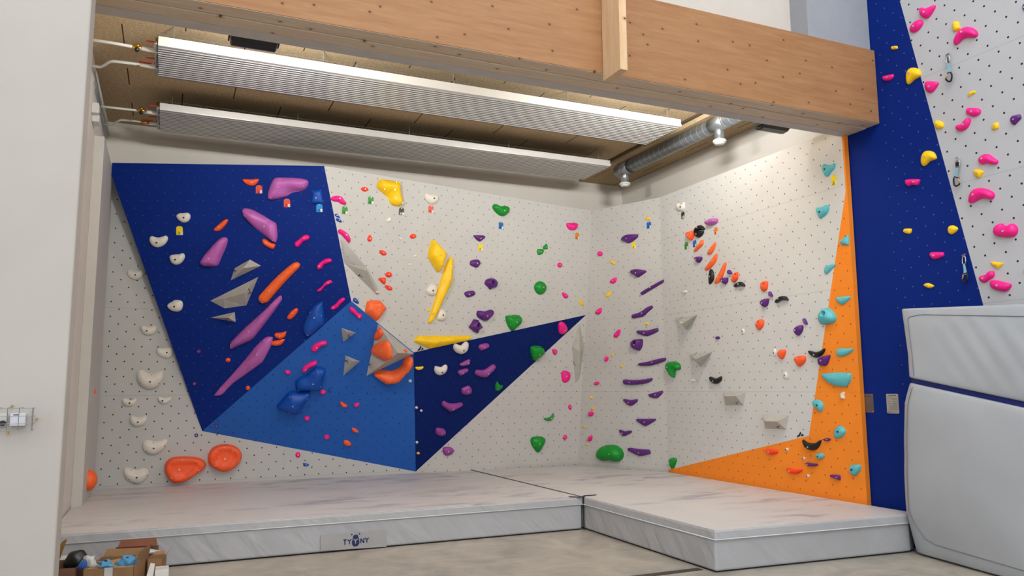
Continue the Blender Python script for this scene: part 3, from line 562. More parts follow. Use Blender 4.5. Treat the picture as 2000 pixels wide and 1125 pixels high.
dot('RG', W, 'flat oval', 1085, 440, 19, 42, cW, H=.02, bolts='d'); hold('RG', O, 'pocketed triangular', [(1117,460),(1125,425),(1160,410),(1200,415),(1200,450),(1180,500),(1160,517),(1130,490)], cW, H=.06, pocket=(1142,430,13))
hold('RG', O, 'pocketed triangular', [(1300,520),(1310,490),(1350,478),(1410,480),(1422,510),(1410,550),(1355,598),(1320,560)], cW, H=.06, pocket=(1342,500,14)); dot('RG', W, 'flat oval', 1202, 690, 24, 40, cW, H=.02, bolts='d'); dot('RG', W, 'button', 190, 748, 13, 13, cW, H=.05, bolts=None)
hold('RG', 'black', 'smiling', [(1452,425),(1465,420),(1530,435),(1590,420),(1630,395),(1635,410),(1610,460),(1545,500),(1490,480)], cW, H=.05)
hold('RG', 'teal', 'bucket', [(455,270),(465,235),(490,208),(515,222),(590,220),(625,198),(635,215),(625,270),(580,325),(545,378),(505,380),(470,320)], cY1, H=.05, bolts='d'); hold('RG', 'teal', 'bucket', [(375,830),(385,810),(460,795),(515,770),(545,790),(548,830),(520,895),(440,960),(420,950),(385,880)], cY1, H=.05, bolts='d')
hold('RG', 'teal', 'blade-shaped', [(773,590),(790,565),(860,535),(925,530),(928,545),(860,620),(810,668),(785,670),(775,650)], cY2, H=.03)
# orange panel
hold('OR', 'teal', 'blade-shaped', [(982,230),(1000,200),(1095,130),(1105,140),(1107,265),(1080,275),(1010,265)], cY2, H=.03, hard=.3); hold('OR', 'teal', 'blade-shaped', [(930,1005),(940,990),(1040,975),(1130,975),(1125,1005),(1060,1070),(1010,1090),(960,1060)], cY2, H=.03, hard=.3)
hold('OR', 'teal', 'round pocketed', [(613,250),(620,200),(660,150),(700,130),(740,140),(790,190),(817,250),(800,305),(740,330),(660,338),(625,310)], cY3, H=.09, pocket=(678,205,30)); hold('OR', 'teal', 'blade-shaped', [(830,680),(840,640),(870,628),(1040,630),(1043,640),(1000,685),(930,720),(870,727),(840,710)], cY3, H=.03)
hold('OR', 'teal', 'broad wedge', [(643,955),(680,935),(820,922),(990,928),(1008,950),(1005,1020),(960,1090),(900,1098),(820,1088),(720,1040)], cY3, H=.05, hard=.3); hold('OR', PV, 'angular', [(1562,520),(1580,495),(1640,475),(1683,468),(1683,500),(1650,580),(1580,585)], cW, H=.07, hard=.2)
hold('OR', W, 'crescent', [(795,195),(800,160),(825,143),(840,150),(835,180),(840,215),(825,225),(803,215)], cZ, H=.03); hold('OR', 'teal', 'shell-shaped', [(485,250),(510,228),(550,228),(595,260),(605,310),(590,355),(570,362),(520,325),(490,285)], cZ, H=.04, bolts='d')
hold('OR', 'teal', 'dome', [(722,600),(730,555),(770,518),(810,520),(845,560),(845,600),(800,645),(750,655),(728,640)], cZ, H=.04, bolts='d'); hold('OR', PV, 'sliver', [(612,665),(630,652),(670,652),(688,665),(670,680),(630,683)], cZ, H=.03)
hold('OR', 'teal', 'knob', [(528,835),(545,820),(590,817),(607,835),(600,870),(570,887),(540,865)], cZ, H=.05, bolts='d'); hold('OR', PV, 'sliver', [(1545,695),(1600,700),(1660,708),(1665,722),(1640,735),(1570,733)], cX, H=.04)
hold('OR', PV, 'angular', [(683,1055),(700,1050),(785,1057),(792,1115),(760,1105),(690,1080)], cZ, H=.04, hard=.6); hold('OR', 'teal', 'shield-shaped', [(893,995),(905,955),(950,940),(1000,942),(1013,970),(1000,1020),(950,1067),(910,1040)], cZ, H=.05, bolts='d')
hold('OR', 'red', 'smiling', [(1098,545),(1160,552),(1225,558),(1230,575),(1215,597),(1150,605),(1110,580)], cX, H=.05); hold('OR', 'red', 'smiling', [(1338,755),(1420,770),(1495,768),(1497,785),(1440,818),(1380,812),(1345,785)], cX, H=.05)
dot('OR', W, 'button', 1332, 550, 17, 18, cX, H=.02, bolts='d'); dot('OR', W, 'button', 1517, 650, 18, 17, cX, H=.02, bolts='d'); dot('OR', W, 'button', 1560, 843, 19, 18, cX, H=.02, bolts='d')
hold('OR', 'black', 'crescent', [(378,665),(420,695),(480,705),(530,700),(575,670),(565,720),(530,770),(480,788),(430,770),(395,720)], cZ, H=.07, hard=.2)
# hall wall
hold('HG', 'pink', 'horned', [(535,120),(540,90),(565,78),(590,90),(640,75),(690,52),(710,60),(705,90),(670,150),(630,195),(590,200),(550,175)], h1); hold('HG', 'pink', 'oval', [(430,320),(445,280),(490,230),(540,213),(573,235),(570,270),(530,325),(480,357),(440,350)], h1)
hold('HG', 'yellow', 'knob', [(898,290),(905,250),(935,232),(970,245),(975,280),(985,300),(970,325),(930,347),(905,330)], h1); hold('HG', 'pink', 'curved', [(915,485),(920,430),(960,350),(1010,305),(1070,290),(1130,310),(1170,350),(1172,385),(1140,412),(1060,412),(1010,430),(970,470),(935,493)], h1)
hold('HB', 'yellow', 'chip', [(227,520),(240,508),(292,503),(297,535),(250,545),(230,540)], h1, hard=.3); hold('HB', 'yellow', 'ear-shaped', [(388,850),(400,790),(430,750),(470,740),(520,755),(548,790),(550,825),(520,850),(470,880),(420,925),(400,918)], h1)
hold('HB', 'pink', 'sliver', [(133,850),(150,833),(230,817),(253,820),(245,855),(210,882),(160,888),(138,875)], h1); hold('HG', 'pink', 'rounded triangular', [(593,940),(605,900),(640,888),(735,900),(745,920),(720,965),(680,1010),(640,1018),(605,990)], h1)
hold('HG', 'yellow', 'wing', [(1070,1050),(1080,1020),(1120,998),(1153,1000),(1150,1022),(1110,1045),(1080,1065)], h1); hold('HG', PV, 'egg-shaped', [(1668,75),(1680,45),(1705,40),(1725,70),(1710,110),(1690,120),(1672,100)], h1)
hold('HG', 'pink', 'oblong', [(1050,265),(1065,230),(1120,225),(1190,235),(1210,265),(1195,300),(1140,325),(1090,315),(1055,295)], h2); hold('HG', 'pink', 'curved', [(935,440),(950,415),(1000,400),(1040,350),(1075,338),(1097,355),(1090,400),(1060,450),(1000,485),(950,475)], h2)
hold('HG', 'yellow', 'knob', [(700,400),(715,370),(745,365),(795,390),(803,430),(780,455),(730,460),(705,430)], h2); hold('HG', 'yellow', 'egg-shaped', [(1330,440),(1350,400),(1395,385),(1410,410),(1405,450),(1370,470),(1340,465)], h2)
hold('HG', PV, 'heart-like', [(1532,360),(1550,320),(1600,305),(1640,300),(1655,340),(1620,380),(1580,417),(1545,395)], h2); hold('HB', 'yellow', 'ear-shaped', [(553,820),(560,760),(590,710),(635,697),(690,715),(717,760),(715,790),(650,815),(600,860),(570,865)], h2)
hold('HG', 'pink', 'curved', [(1182,810),(1200,765),(1250,735),(1300,738),(1350,775),(1397,810),(1385,845),(1330,850),(1270,840),(1215,850)], h2); hold('HG', 'yellow', 'shell-shaped', [(1130,930),(1150,905),(1190,900),(1243,925),(1230,960),(1195,997),(1150,975)], h2)
hold('HB', 'pink', 'bone-shaped', [(383,1045),(395,1015),(530,1012),(535,1045),(510,1080),(450,1075),(420,1090),(390,1070)], h2); hold('HG', 'pink', 'curved', [(1077,300),(1085,230),(1130,170),(1190,150),(1270,160),(1340,195),(1358,235),(1335,275),(1300,280),(1240,265),(1180,285),(1120,318),(1090,318)], h3)
hold('HB', 'yellow', 'chip', [(360,625),(375,600),(440,598),(452,615),(440,650),(410,657),(370,645)], h3); hold('HB', 'yellow', 'pebble', [(848,610),(860,575),(900,562),(945,580),(958,605),(930,640),(885,663),(855,645)], h3)
hold('HG', 'pink', 'two-horned', [(1347,630),(1360,580),(1410,545),(1445,540),(1460,560),(1510,562),(1530,545),(1570,545),(1605,580),(1612,630),(1580,680),(1510,697),(1400,688),(1360,665)], h3); hold('HB', 'pink', 'drop-shaped', [(650,890),(670,858),(790,858),(803,875),(795,905),(710,937),(670,925)], h3)
hold('HG', 'yellow', 'triangular', [(1320,965),(1350,962),(1455,975),(1460,985),(1405,1038),(1370,1025),(1335,995)], h3); hold('HG', 'pink', 'bean', [(1192,360),(1210,330),(1260,315),(1300,280),(1345,277),(1362,310),(1350,345),(1310,370),(1260,405),(1215,395)], h4)
hold('HG', 'pink', 'oblong', [(1310,405),(1325,380),(1390,378),(1470,398),(1535,415),(1545,440),(1510,490),(1460,505),(1370,485),(1320,450)], h4); hold('HB', 'yellow', 'diamond', [(582,430),(630,408),(697,440),(655,467),(610,455)], h4)
dot('HG', 'black', 'oval', 1702, 282, 17, 32, h4)
# left box side
def side_dome(px, r, shape):
    P = hx(px, -.82); k = dict(PL['BX'])
    me = bpy.data.meshes.new('climbing_hold'); vs = []; fs = []; N = 16; R = 7
    for i in range(R+1):
        a = i/R*math.pi/2
        for j in range(N): vs.append((r*math.cos(a)*math.cos(j*2*math.pi/N), r*math.cos(a)*math.sin(j*2*math.pi/N), r*.8*math.sin(a)-.002))
    for i in range(R):
        for j in range(N): fs.append((i*N+j, i*N+(j+1) % N, (i+1)*N+(j+1) % N, (i+1)*N+j))
    me.from_pydata(vs, [], fs); me.materials.append(HM['coral']); me.polygons.foreach_set('use_smooth', [True]*len(me.polygons))
    o = bpy.data.objects.new('climbing_hold', me); COL.objects.link(o); o.matrix_world = pmat('BX', P)
    register(o, 'orange', shape, 'BX', 'large' if r > .1 else 'small', px[1], px[0])
side_dome((171.5, 938), .13, 'dome'); side_dome((184, 764), .03, 'dome')

# grey faceted volumes
Xs = lambda x, y, r=14: [((x-r, y-r*.3), (x+r, y+r*.2)), ((x-r*.3, y+r), (x+r*.2, y-r))]
volume('DB', [(1410,382),(1452,247),(1622,152),(1743,220)], [(1553,245)], [(0,1,4),(1,2,4),(2,3,4),(3,0,4)], cC, 'kite-shaped', .16, X=[(Xs(1455,275,20), 0)])
volume('DB', [(1185,605),(1713,342),(1583,655),(1345,688)], [(1330,585,.10),(1560,520,.17)], [(0,4,5,1),(0,3,4),(4,3,2,5),(1,5,2)], cC, 'long pointed', .15, X=[([((1605,470),(1632,530)),((1600,530),(1645,505))], 3)])
volume('DB', [(1187,790),(1455,728),(1465,838)], [(1385,790)], [(0,1,3),(1,2,3),(2,0,3)], cC, 'narrow triangular', .13, X=[([((1340,800),(1368,822)),((1350,824),(1388,797))], 2)])
volume('MB', [(1162,900),(1322,955),(1185,1055)], [(1238,952)], [(0,1,3),(1,2,3),(2,0,3)], cD, 'three-sided', .13, X=[([((1240,980),(1250,1012)),((1232,1010),(1268,992))], 1)])
volume('MB', [(195,700),(355,762),(172,920)], [(270,762)], [(0,1,3),(1,2,3),(2,0,3)], cH, 'three-sided', .13, X=[([((188,758),(225,762)),((198,745),(225,795))], 2)])
big = volume('MB', [(553,352),(948,680),(425,925)], [(770,672)], [(0,1,3),(1,2,3),(2,0,3)], cH, 'huge three-sided', .42, X=[([((440,800),(480,800)),((452,790),(475,843))], 2)])
volume('MG', [(1150,-62),(1195,-62),(1440,240),(1577,470),(1555,545),(1197,190)], [(1442,275)], [(0,1,2,6,5),(2,3,4,6),(5,6,4)], cD, 'long folded', .14, X=[([((1345,325),(1400,345)),((1350,335),(1372,305))], 2)])
volume('TG', [(785,0),(683,310),(728,820),(785,760),(850,300)], [(790,390)], [(0,1,5),(1,2,5),(2,3,5),(3,4,5),(4,0,5)], (1020, 632, S2), 'tall slim', .12, X=[([((700,545),(735,575)),((700,548),(715,520))], 1)])
volume('RG', [(1262,575),(1562,525),(1412,735)], [(1345,652)], [(0,1,3),(1,2,3),(2,0,3)], cU, 'sharp wedge', .22, X=[([((1315,580),(1358,555)),((1345,570),(1362,548))], 0)])
volume('RG', [(145,462),(400,435),(270,600)], [(215,518)], [(0,1,3),(1,2,3),(2,0,3)], cW, 'sharp wedge', .22, X=[([((185,468),(222,453)),((212,462),(228,448))], 0)])
volume('RG', [(518,880),(770,880),(745,1022),(545,1022)], [(537,922),(657,918)], [(0,1,5,4),(4,5,2,3),(1,2,5),(0,4,3)], cW, 'box-like', .13, X=[([((655,985),(680,1018)),((668,1005),(684,980))], 1)])
volume('RG', [(1063,168),(1355,175),(1328,330),(1100,322)], [(1092,240),(1222,243)], [(0,1,5,4),(4,5,2,3),(1,2,5),(0,4,3)], cX, 'box-like', .13, X=[([((1215,295),(1245,325)),((1232,310),(1248,288))], 1)])

# holds bolted onto the huge volume
def on_face(pts, crop, fi, color, shape, H):
    P = [np.array(v.co)+np.array(big.location) for v in big.data.vertices]; f = [(0,1,3),(1,2,3),(2,0,3)][fi]
    n = np.cross(P[f[1]]-P[f[0]], P[f[2]]-P[f[0]]); plane('VF%d' % fi, P[f[0]], n, P[f[0]]); return hold('VF%d' % fi, color, shape, pts, crop, H=H, lift=.0)
on_face([(508,510),(515,460),(545,415),(575,402),(600,440),(597,480),(560,520),(520,528)], cH, 2, 'orange', 'oval', .04)
on_face([(473,650),(490,600),(560,548),(625,535),(670,560),(695,640),(703,700),(690,735),(640,758),(600,750),(480,680)], cH, 2, 'coral', 'broad rounded', .06)
on_face([(835,635),(855,632),(872,655),(862,668),(845,655)], cH, 0, 'orange', 'chip', .015)
dot('MG', W, 'button', 1563, 510, 18, 14, cD, H=.02, bolts=None, lift=.02)
dot('RG', W, 'button', 140, 917, 17, 12, cV, H=.02, bolts=None, lift=.2)

# ---------------------------------------------------------------- route tags
TC = {'red': (226, 78, 62), 'green': (52, 140, 44), 'yellow': (238, 210, 10), 'blue': (0, 96, 176), 'sky blue': (30, 140, 205), 'orange': (226, 128, 30), 'black': (50, 42, 40)}
M_tagw = plain('tag_white', (232, 228, 220), .5); M_tagk = plain('tag_ink', (30, 28, 24), .6); TM = {k: plain('tag_'+k.replace(' ', '_'), c, .5, var=.02) for k, c in TC.items()}
def text_mesh(s, size, name, mat):
    cu = bpy.data.curves.new(name, 'FONT'); cu.body = s; cu.size = size; cu.align_x = 'CENTER'; cu.align_y = 'CENTER'; cu.extrude = .0004; cu.offset = size*.012
    o = bpy.data.objects.new(name, cu); COL.objects.link(o); dg = bpy.context.evaluated_depsgraph_get(); dg.update()
    me = bpy.data.meshes.new_from_object(o.evaluated_get(dg)); bpy.data.objects.remove(o); me.materials.clear(); me.materials.append(mat); return me
def route_tag(pk, color, digit, cx, cy, w, h, crop):
    x0, y0, s = crop; px = (x0+cx/s, y0+cy/s); P = ph(pk, px, .004)
    k = np.linalg.norm(P-CAM)/F
    a = loc2(pk, ph(pk, (px[0]-w/s/2, px[1]), .004)); b = loc2(pk, ph(pk, (px[0]+w/s/2, px[1]), .004)); Wd = min(abs(b[0]-a[0]), .105); Hd = max(Wd*1.35, h/s*k*1.02)
    Hd = min(Hd, .14); r = Wd/2
    q = [(-r, -Hd/2), (r, -Hd/2), (r, Hd/2-r*.75)]+[(r*math.cos(t_), Hd/2-r*.75+r*.75*math.sin(t_)) for t_ in (.4, .8, 1.15)]+[(.12*r, Hd/2), (.1*r, Hd/2-.3*r), (-.1*r, Hd/2-.3*r), (-.12*r, Hd/2)]+[(r*math.cos(t_), Hd/2-r*.75+r*.75*math.sin(t_)) for t_ in (2.0, 2.34, 2.74)]+[(-r, Hd/2-r*.75)]
    n = len(q); me = bpy.data.meshes.new('route_tag'); me.from_pydata([(x, y, 0) for x, y in q]+[(x, y, -.0035) for x, y in q], [], [list(range(n)), list(range(2*n-1, n-1, -1))]+[(i, n+i, n+(i+1) % n, (i+1) % n) for i in range(n)])
    me.materials.append(TM[color]); o = bpy.data.objects.new('route_tag', me); COL.objects.link(o); o.matrix_world = pmat(pk, P)
    wm = bpy.data.meshes.new('blank_field'); x1, x2, y1, y2 = r*.3, r*.95, -Hd/2+.06*r, -Hd/2+Hd*.38
    wm.from_pydata([(x1, y1, .0008), (x2, y1, .0008), (x2, y2, .0008), (x1, y2, .0008)], [], [(0, 1, 2, 3)]); wm.materials.append(M_tagw); b = bpy.data.objects.new('blank_field', wm); COL.objects.link(b); b.parent = o
    tm = text_mesh(':'+digit, Hd*.42, 'grade_number', M_tagw if color == 'black' else M_tagk); b = bpy.data.objects.new('grade_number', tm); COL.objects.link(b); b.parent = o; b.location = (-r*.32, -Hd/2+Hd*.2, .001)
    b = bpy.data.objects.new('screw', BOLT['S']); COL.objects.link(b); b.parent = o; b.location = (0, Hd/2-.38*r, 0)
    register(o, color, digit, pk, '', px[1], px[0], 'tag')
for a in [('DB','yellow','3',847,845,72,90,cA),('DB','red','2',258,335,70,86,cB),('DB','red','2',565,485,70,86,cB),('DB','sky blue','4',922,540,68,82,cB),('MG','green','5',1202,565,62,80,cB),('MG','green','5',1488,455,60,78,cB),
          ('MG','black','6',587,465,56,80,cK),('MG','red','2',910,440,54,78,cK),('MG','blue','4',443,340,48,74,cM),('MG','orange','4',1280,455,42,66,cM),('MG','yellow','2',218,580,50,74,cM),('F2','blue','4',895,277,60,90,cS),('F2','yellow','3',688,555,56,90,cS),
          ('RG','black','6',165,280,44,95,cT),('RG','orange','4',620,497,48,95,cT),('RG','green','5',213,703,46,95,cT),('RG','blue','4',327,670,46,95,cT),('RG','yellow','3',627,432,76,130,cY1)]: route_tag(*a)

# ---------------------------------------------------------------- names and labels of everything on the walls
PN = {'LG': 'left grey panel', 'DB': 'dark blue overhang', 'MB': 'mid-blue lower panel', 'MG': 'wide grey back panel', 'NB': 'navy triangle panel', 'TG': 'lower grey triangle panel', 'F2': 'narrow grey corner panel',
      'RG': 'right grey panel', 'OR': 'orange panel', 'HB': "the hall wall's blue part", 'HG': "the hall wall's grey part", 'BX': 'white boxed column', 'VF0': "the huge grey volume's right face", 'VF2': "the huge grey volume's left face"}
ORD = ['highest', 'second highest', 'third highest', 'fourth highest', 'fifth highest', 'sixth highest', 'seventh highest', 'eighth highest', 'ninth highest', 'tenth highest']
from collections import defaultdict
for it in ITEMS:
    it['z'] = '' if it['z'] in it['s'] else it['z']
    if it['k'] == 'tag': it['base'] = f"{it['c']} arched route tag numbered {it['s']} on {'' if it['p'][0] == 'H' or it['p'][0] == 'V' else 'the '}{PN[it['p']]}"
    elif it['k'] == 'volume': it['base'] = f"{it['s']} grey faceted climbing volume on {'' if it['p'][0] == 'H' or it['p'][0] == 'V' else 'the '}{PN[it['p']]}"
    else: it['base'] = ' '.join(w for w in (it['z'], {'violet': 'light purple', 'purple': 'dark purple'}.get(it['c'], it['c']), it['s'], 'climbing hold on', PN[it['p']]) if w)
gr = defaultdict(list)
for it in ITEMS: gr[it['base']].append(it)
for base, L in gr.items():
    L.sort(key=lambda i: i['y'])
    for n_, it in enumerate(L):
        lab = base
        if len(L) > 1: lab += f", {ORD[n_]} of {len(L)}" if not (n_ == len(L)-1 and len(L) > 2) else ', lowest of '+str(len(L))
        if len(L) == 2: lab = base+(', upper of the two' if n_ == 0 else ', lower of the two')
        grp = {'tag': 'route tags on the climbing walls', 'volume': 'grey volumes on the bouldering wall', 'climbing hold': {'violet': 'light purple', 'purple': 'dark purple'}.get(it['c'], it['c'])+' climbing holds on the '+PN[it['p']]}[it['k']]
        tag(it['o'], lab, {'tag': 'route tag', 'volume': 'climbing volume', 'climbing hold': 'climbing hold'}[it['k']], grp)
# ---------------------------------------------------------------- landing mats
def vinyl(name, rgb, rough=.45, folds=.35, smear=0, fold_rot=.5, fscale=(1, 1, 1)):
    t = NT(name); base = lin(rgb); n = t.noise(t.coords(), 1.3, 4, .6)
    c = t.mix(t.ramp(n, .3, .75), base, tuple(x*.9 for x in base[:3])+(1,))
    if smear:
        a = t.noise(t.coords((.9, 2.4, 1), (0, 0, .2)), 1.8, 4, .55, .4); b = t.noise(t.coords((.35, .8, 1)), .9, 2)
        k = t.math('MULTIPLY', t.ramp(a, .52, .68), t.ramp(b, .42, .6)); c = t.mix(t.math('MULTIPLY', k, smear), c, lin((132, 130, 142)))
        a2 = t.noise(t.coords((.9, 2.2, 1), (0, 0, -.3)), 1.1, 4, .6, .5); c = t.mix(t.math('MULTIPLY', t.ramp(a2, .58, .8), .35), c, lin((188, 160, 148)))
    t.color(c)
    tc = t.new('ShaderNodeTexCoord'); sx = t.new('ShaderNodeSeparateXYZ'); t.l.new(tc.outputs['Object'], sx.inputs[0])
    h = t.math('ADD', sx.outputs[0], t.math('MULTIPLY', sx.outputs[1], -1 if smear == 0 else .3)); z = sx.outputs[2]; ca, sa = math.cos(fold_rot), math.sin(fold_rot)
    d = t.math('ADD', t.math('MULTIPLY', h, ca*fscale[0]), t.math('MULTIPLY', z, sa*fscale[0])); e = t.math('ADD', t.math('MULTIPLY', h, -sa*fscale[2]), t.math('MULTIPLY', z, ca*fscale[2]))
    cb = t.new('ShaderNodeCombineXYZ'); t.l.new(d, cb.inputs[0]); t.l.new(e, cb.inputs[1])
    f = t.noise(cb.outputs[0], 2.6, 2, .45, .3); t.bump(f, folds, .05); return t.set(rough, 0, .45)
M_mtop = vinyl('mat_top_vinyl', (206, 201, 198), .48, .08, smear=.8)
M_mcov = vinyl('mat_cover_edge', (178, 177, 178), .36, .4, fscale=(3.2, 3.2, 1.2), fold_rot=.8)
M_mside = vinyl('mat_side_vinyl', (172, 171, 172), .38, .5, fscale=(2.4, 2.4, .7), fold_rot=.75)
M_piping = plain('mat_piping', (206, 206, 206), .45)
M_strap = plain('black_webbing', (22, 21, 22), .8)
def crash_mat(pts, label, name='landing_mat'):
    """pts ccw footprint"""
    c = np.mean(np.array(pts), axis=0); root = tag(empty(name, (c[0], c[1], 0)), label, 'crash mat', 'low grey landing mats below the bouldering wall')
    P = lambda s, z: [(p[0]+(c[0]-p[0])*0, p[1], z) for p in pts]
    ins = lambda d: [tuple(np.array(p)+d*(c-np.array(p))/np.linalg.norm(c-np.array(p))) for p in pts]
    MB().prism([(x, y, .012) for x, y in ins(.012)], (0, 0, .278)).build('mat_body', M_mside, root, bevel=.02)
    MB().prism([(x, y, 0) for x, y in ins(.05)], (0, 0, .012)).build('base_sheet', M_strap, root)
    MB().prism([(x, y, .285) for x, y in pts], (0, 0, .078)).build('cover_edge', M_mcov, root, bevel=.012)
    MB().prism([(x, y, .3635) for x, y in ins(.012)], (0, 0, .0065)).build('top_sheet', M_mtop, root)
    MB().tube([(x, y, .287) for x, y in ins(-.004)], .006, 8, closed=True).build('piping', M_piping, root, smooth=True)
    return root
XS = 4.50
m1 = crash_mat([(-.925, 8.17), (XS-.006, 8.17), (4.395, 11.59), (-.925, 11.59)], 'long low grey landing mat with the printed word along its front, left of the seam')
m2 = crash_mat([(4.524, 5.797), (6.80, 5.66), (6.935, 5.72), (6.935, 9.93), (6.27, 11.45), (4.405, 11.585), (4.506, 8.17)], 'low grey landing mat reaching forward in front of the orange panel')
# straps and the dark seam between the mats
sm = MB(); sm.add([(4.375, 11.58, .371), (4.425, 11.58, .371), (4.512, 8.2, .3725), (4.494, 8.2, .3725)], [(0, 1, 2, 3)])
st = sm.build('hook_and_loop_strap', M_strap, loc=(4.45, 9.8, .371), rec=False); tag(st, 'thin black closing strip along the seam between the two landing mats', 'strap')
a = [hz(p, .374) for p in ((1113, 970.5), (1139, 971.5), (1143, 968.5), (1165, 967))]
w = np.array([0, .035, 0]); st2 = MB().prism([a[0]-w*.3, a[1]-w*.3, a[2]-w*.2, a[3], a[3]+w*.6, a[2]+w, a[1]+w, a[0]+w], (0, 0, .004)).build('strap', M_strap, st)
MB().box((4.497, 8.160, .0), (4.505, 8.168, .37)).build('strap_end', M_strap, st)
# printed wordmark on the first mat's front
M_navy = plain('navy_print', (24, 30, 84), .55, var=.02); M_panelp = plain('print_field', (163, 160, 159), .42, var=.04)
cL2 = (640, 1020, 16.07)
def mf(p, off): return hy((cL2[0]+p[0]/cL2[2], cL2[1]+p[1]/cL2[2]), 8.17-off)
def stroke(mb, a, b, w, off):
    A, B = mf(a, off), mf(b, off); d = B-A; d /= np.linalg.norm(d); n = np.cross(d, YA)*w
    mb.prism([A-n, B-n, B+n, A+n], (0, -.0015, 0))
lg = MB()
MB().prism([mf((-230, 420), .002), mf((1825, 255), .002), mf((1845, 770), .002), mf((-230, 900), .002)], (0, -.002, 0)).build('print_field', M_panelp, m1)
body = [(830,400),(900,385),(940,400),(965,470),(998,620),(985,680),(935,745),(870,757),(810,755),(770,705),(757,640),(780,540),(800,440)]
lg.prism([mf(p, .005) for p in body], (0, -.002, 0))
for c_ in ((757, 387), (998, 365)): lg.prism([mf((c_[0]+24*math.cos(t_), c_[1]+24*math.sin(t_)), .005) for t_ in np.arange(0, 6.2, .6)], (0, -.002, 0))
for a, b in [((490,560),(592,550)),((540,555),(538,705)),((628,550),(684,590)),((745,535),(684,590)),((684,590),(684,690)),((1040,510),(1036,655)),((1040,515),(1132,640)),((1135,497),(1132,640)),((1175,495),(1230,540)),((1288,487),(1230,540)),((1230,540),(1230,637))]: stroke(lg, a, b, .0052, .005)
lgo = lg.build('printed_logo', M_navy, m1)
yl = MB()
for a, b in [((815,535),(874,575)),((940,520),(874,575)),((874,575),(874,675))]: stroke(yl, a, b, .0055, .0078)
yl.build('letter', M_panelp, lgo)

# ---------------------------------------------------------------- folded mat standing against the hall wall
M_tall = vinyl('tall_mat_vinyl', (174, 178, 182), .42, .22, fscale=(1.0, 1.6, .35), fold_rot=-.6)
def sheet(rows, cols, fn, th):
    """front surface fn(s,t)->xyz with a rounded rim of thickness th going +x"""
    mb = MB(); g = [[fn(j/cols, i/rows) for j in range(cols+1)] for i in range(rows+1)]
    vs = [p for r_ in g for p in r_]; nf = len(vs); vs += [(p[0]+th, p[1], p[2]) for r_ in g for p in r_]
    fs = []
    for i in range(rows):
        for j in range(cols):
            a = i*(cols+1)+j; b = a+cols+1; fs += [(a, a+1, b+1, b), (nf+a, nf+b, nf+b+1, nf+a+1)]
    rim = [j for j in range(cols+1)]+[i*(cols+1)+cols for i in range(1, rows+1)]+[rows*(cols+1)+j for j in range(cols-1, -1, -1)]+[i*(cols+1) for i in range(rows-1, 0, -1)]
    for k_ in range(len(rim)): a, b = rim[k_], rim[(k_+1) % len(rim)]; fs.append((a, b, nf+b, nf+a))
    return mb.add(vs, fs)
tm = tag(empty('leaning_crash_mat', (6.7, 4.6, 0)), 'big pale grey folded crash mat standing on end against the blue hall wall', 'crash mat')
def edge(px, x): return hx(px, x)
L_low = [hz((1776, 1080), .015), hx((1765.5, 999), 6.73), hx((1760.5, 919), 6.70), hx((1760, 860), 6.70), hx((1763, 787), 6.70), hx((1772, 747), 6.70)]
L_low[0][0] = 6.78
L_up = [hx((1772, 737), 6.69), hx((1769.5, 692), 6.72), hx((1761, 630), 6.74), hx((1757, 603), 6.75)]
def interp(L, t_):
    k_ = t_*(len(L)-1); i = min(int(k_), len(L)-2); f_ = k_-i; return L[i]*(1-f_)+L[i+1]*f_
bulge = lambda s, t_: math.sin(math.pi*min(max(s, 0), 1))**.5*math.sin(math.pi*t_)**.6
R_low0 = hz((2000, 1139), .012); R_low1 = hx((2000, 797), 6.62); R_up0 = hx((2000, 785), 6.62); R_up1 = hx((2000, 593.5), 6.70)
ext = 2.0
def lowf(s, t_):
    a = interp(L_low, t_); b = R_low0*(1-t_)+R_low1*t_; p = a+(b-a)*s*ext
    k_ = max(0, 1-abs(s*2.4-.0)/.08)*.03; q = np.array([p[0]-.05*bulge(s, t_)+k_+.012*noise.noise(Vector((s*5+t_*2, t_*3, 1))), p[1], max(p[2], .012)]); return q
def upf(s, t_):
    a = interp(L_up, t_); b = R_up0*(1-t_)+R_up1*t_; p = a+(b-a)*s*ext
    fold = .005*math.sin((s*2+.5*t_)*34)*max(0, min(1, (s-.12)*6))*math.sin(math.pi*t_)
    k_ = max(0, 1-abs(s*2.4-.0)/.08)*.02
    return np.array([p[0]-.03*bulge(s, t_)+k_+fold, p[1], p[2]])
lo_ = sheet(26, 40, lowf, .16).build('lower_section', M_tall, tm, smooth=True); up_ = sheet(20, 60, upf, .16).build('upper_section', M_tall, tm, smooth=True)
for o in (lo_, up_):
    b = o.modifiers.new('bevel', 'BEVEL'); b.width = .018; b.segments = 3; b.limit_method = 'ANGLE'; b.angle_limit = .9
M_seamd = plain('mat_seam', (120, 123, 128), .6); 
def seam(fn, path, name, par):
    mb = MB(); mb.tube([np.array(fn(s, t_))-np.array([.003, 0, 0]) for s, t_ in path], .0035, 6); mb.build(name, M_seamd, par, smooth=True)
seam(upf, [(.035, .04+.03*i) for i in range(25)]+[(.035+.01*i, .80+.012*i) for i in range(1, 6)]+[(.09+.025*i, .87) for i in range(1, 20)], 'seam', up_)
seam(lowf, [(.03, .97-.04*i) for i in range(20)]+[(.04+.012*i, .17-.02*i) for i in range(1, 5)]+[(.1+.03*i, .075) for i in range(1, 18)], 'seam', lo_)
hinge = MB(); n_ = 24
va = [np.array(lowf(i/n_, 1))+np.array([.03, 0, -.01]) for i in range(n_+1)]; vb = [np.array(upf(i/n_, 0))+np.array([.03, 0, .01]) for i in range(n_+1)]
hinge.add(va+vb, [(i, i+1, n_+2+i, n_+1+i) for i in range(n_)]); hinge.build('hinge_strip', plain('hinge_blue', (10, 32, 112), .6), tm, rec=False)

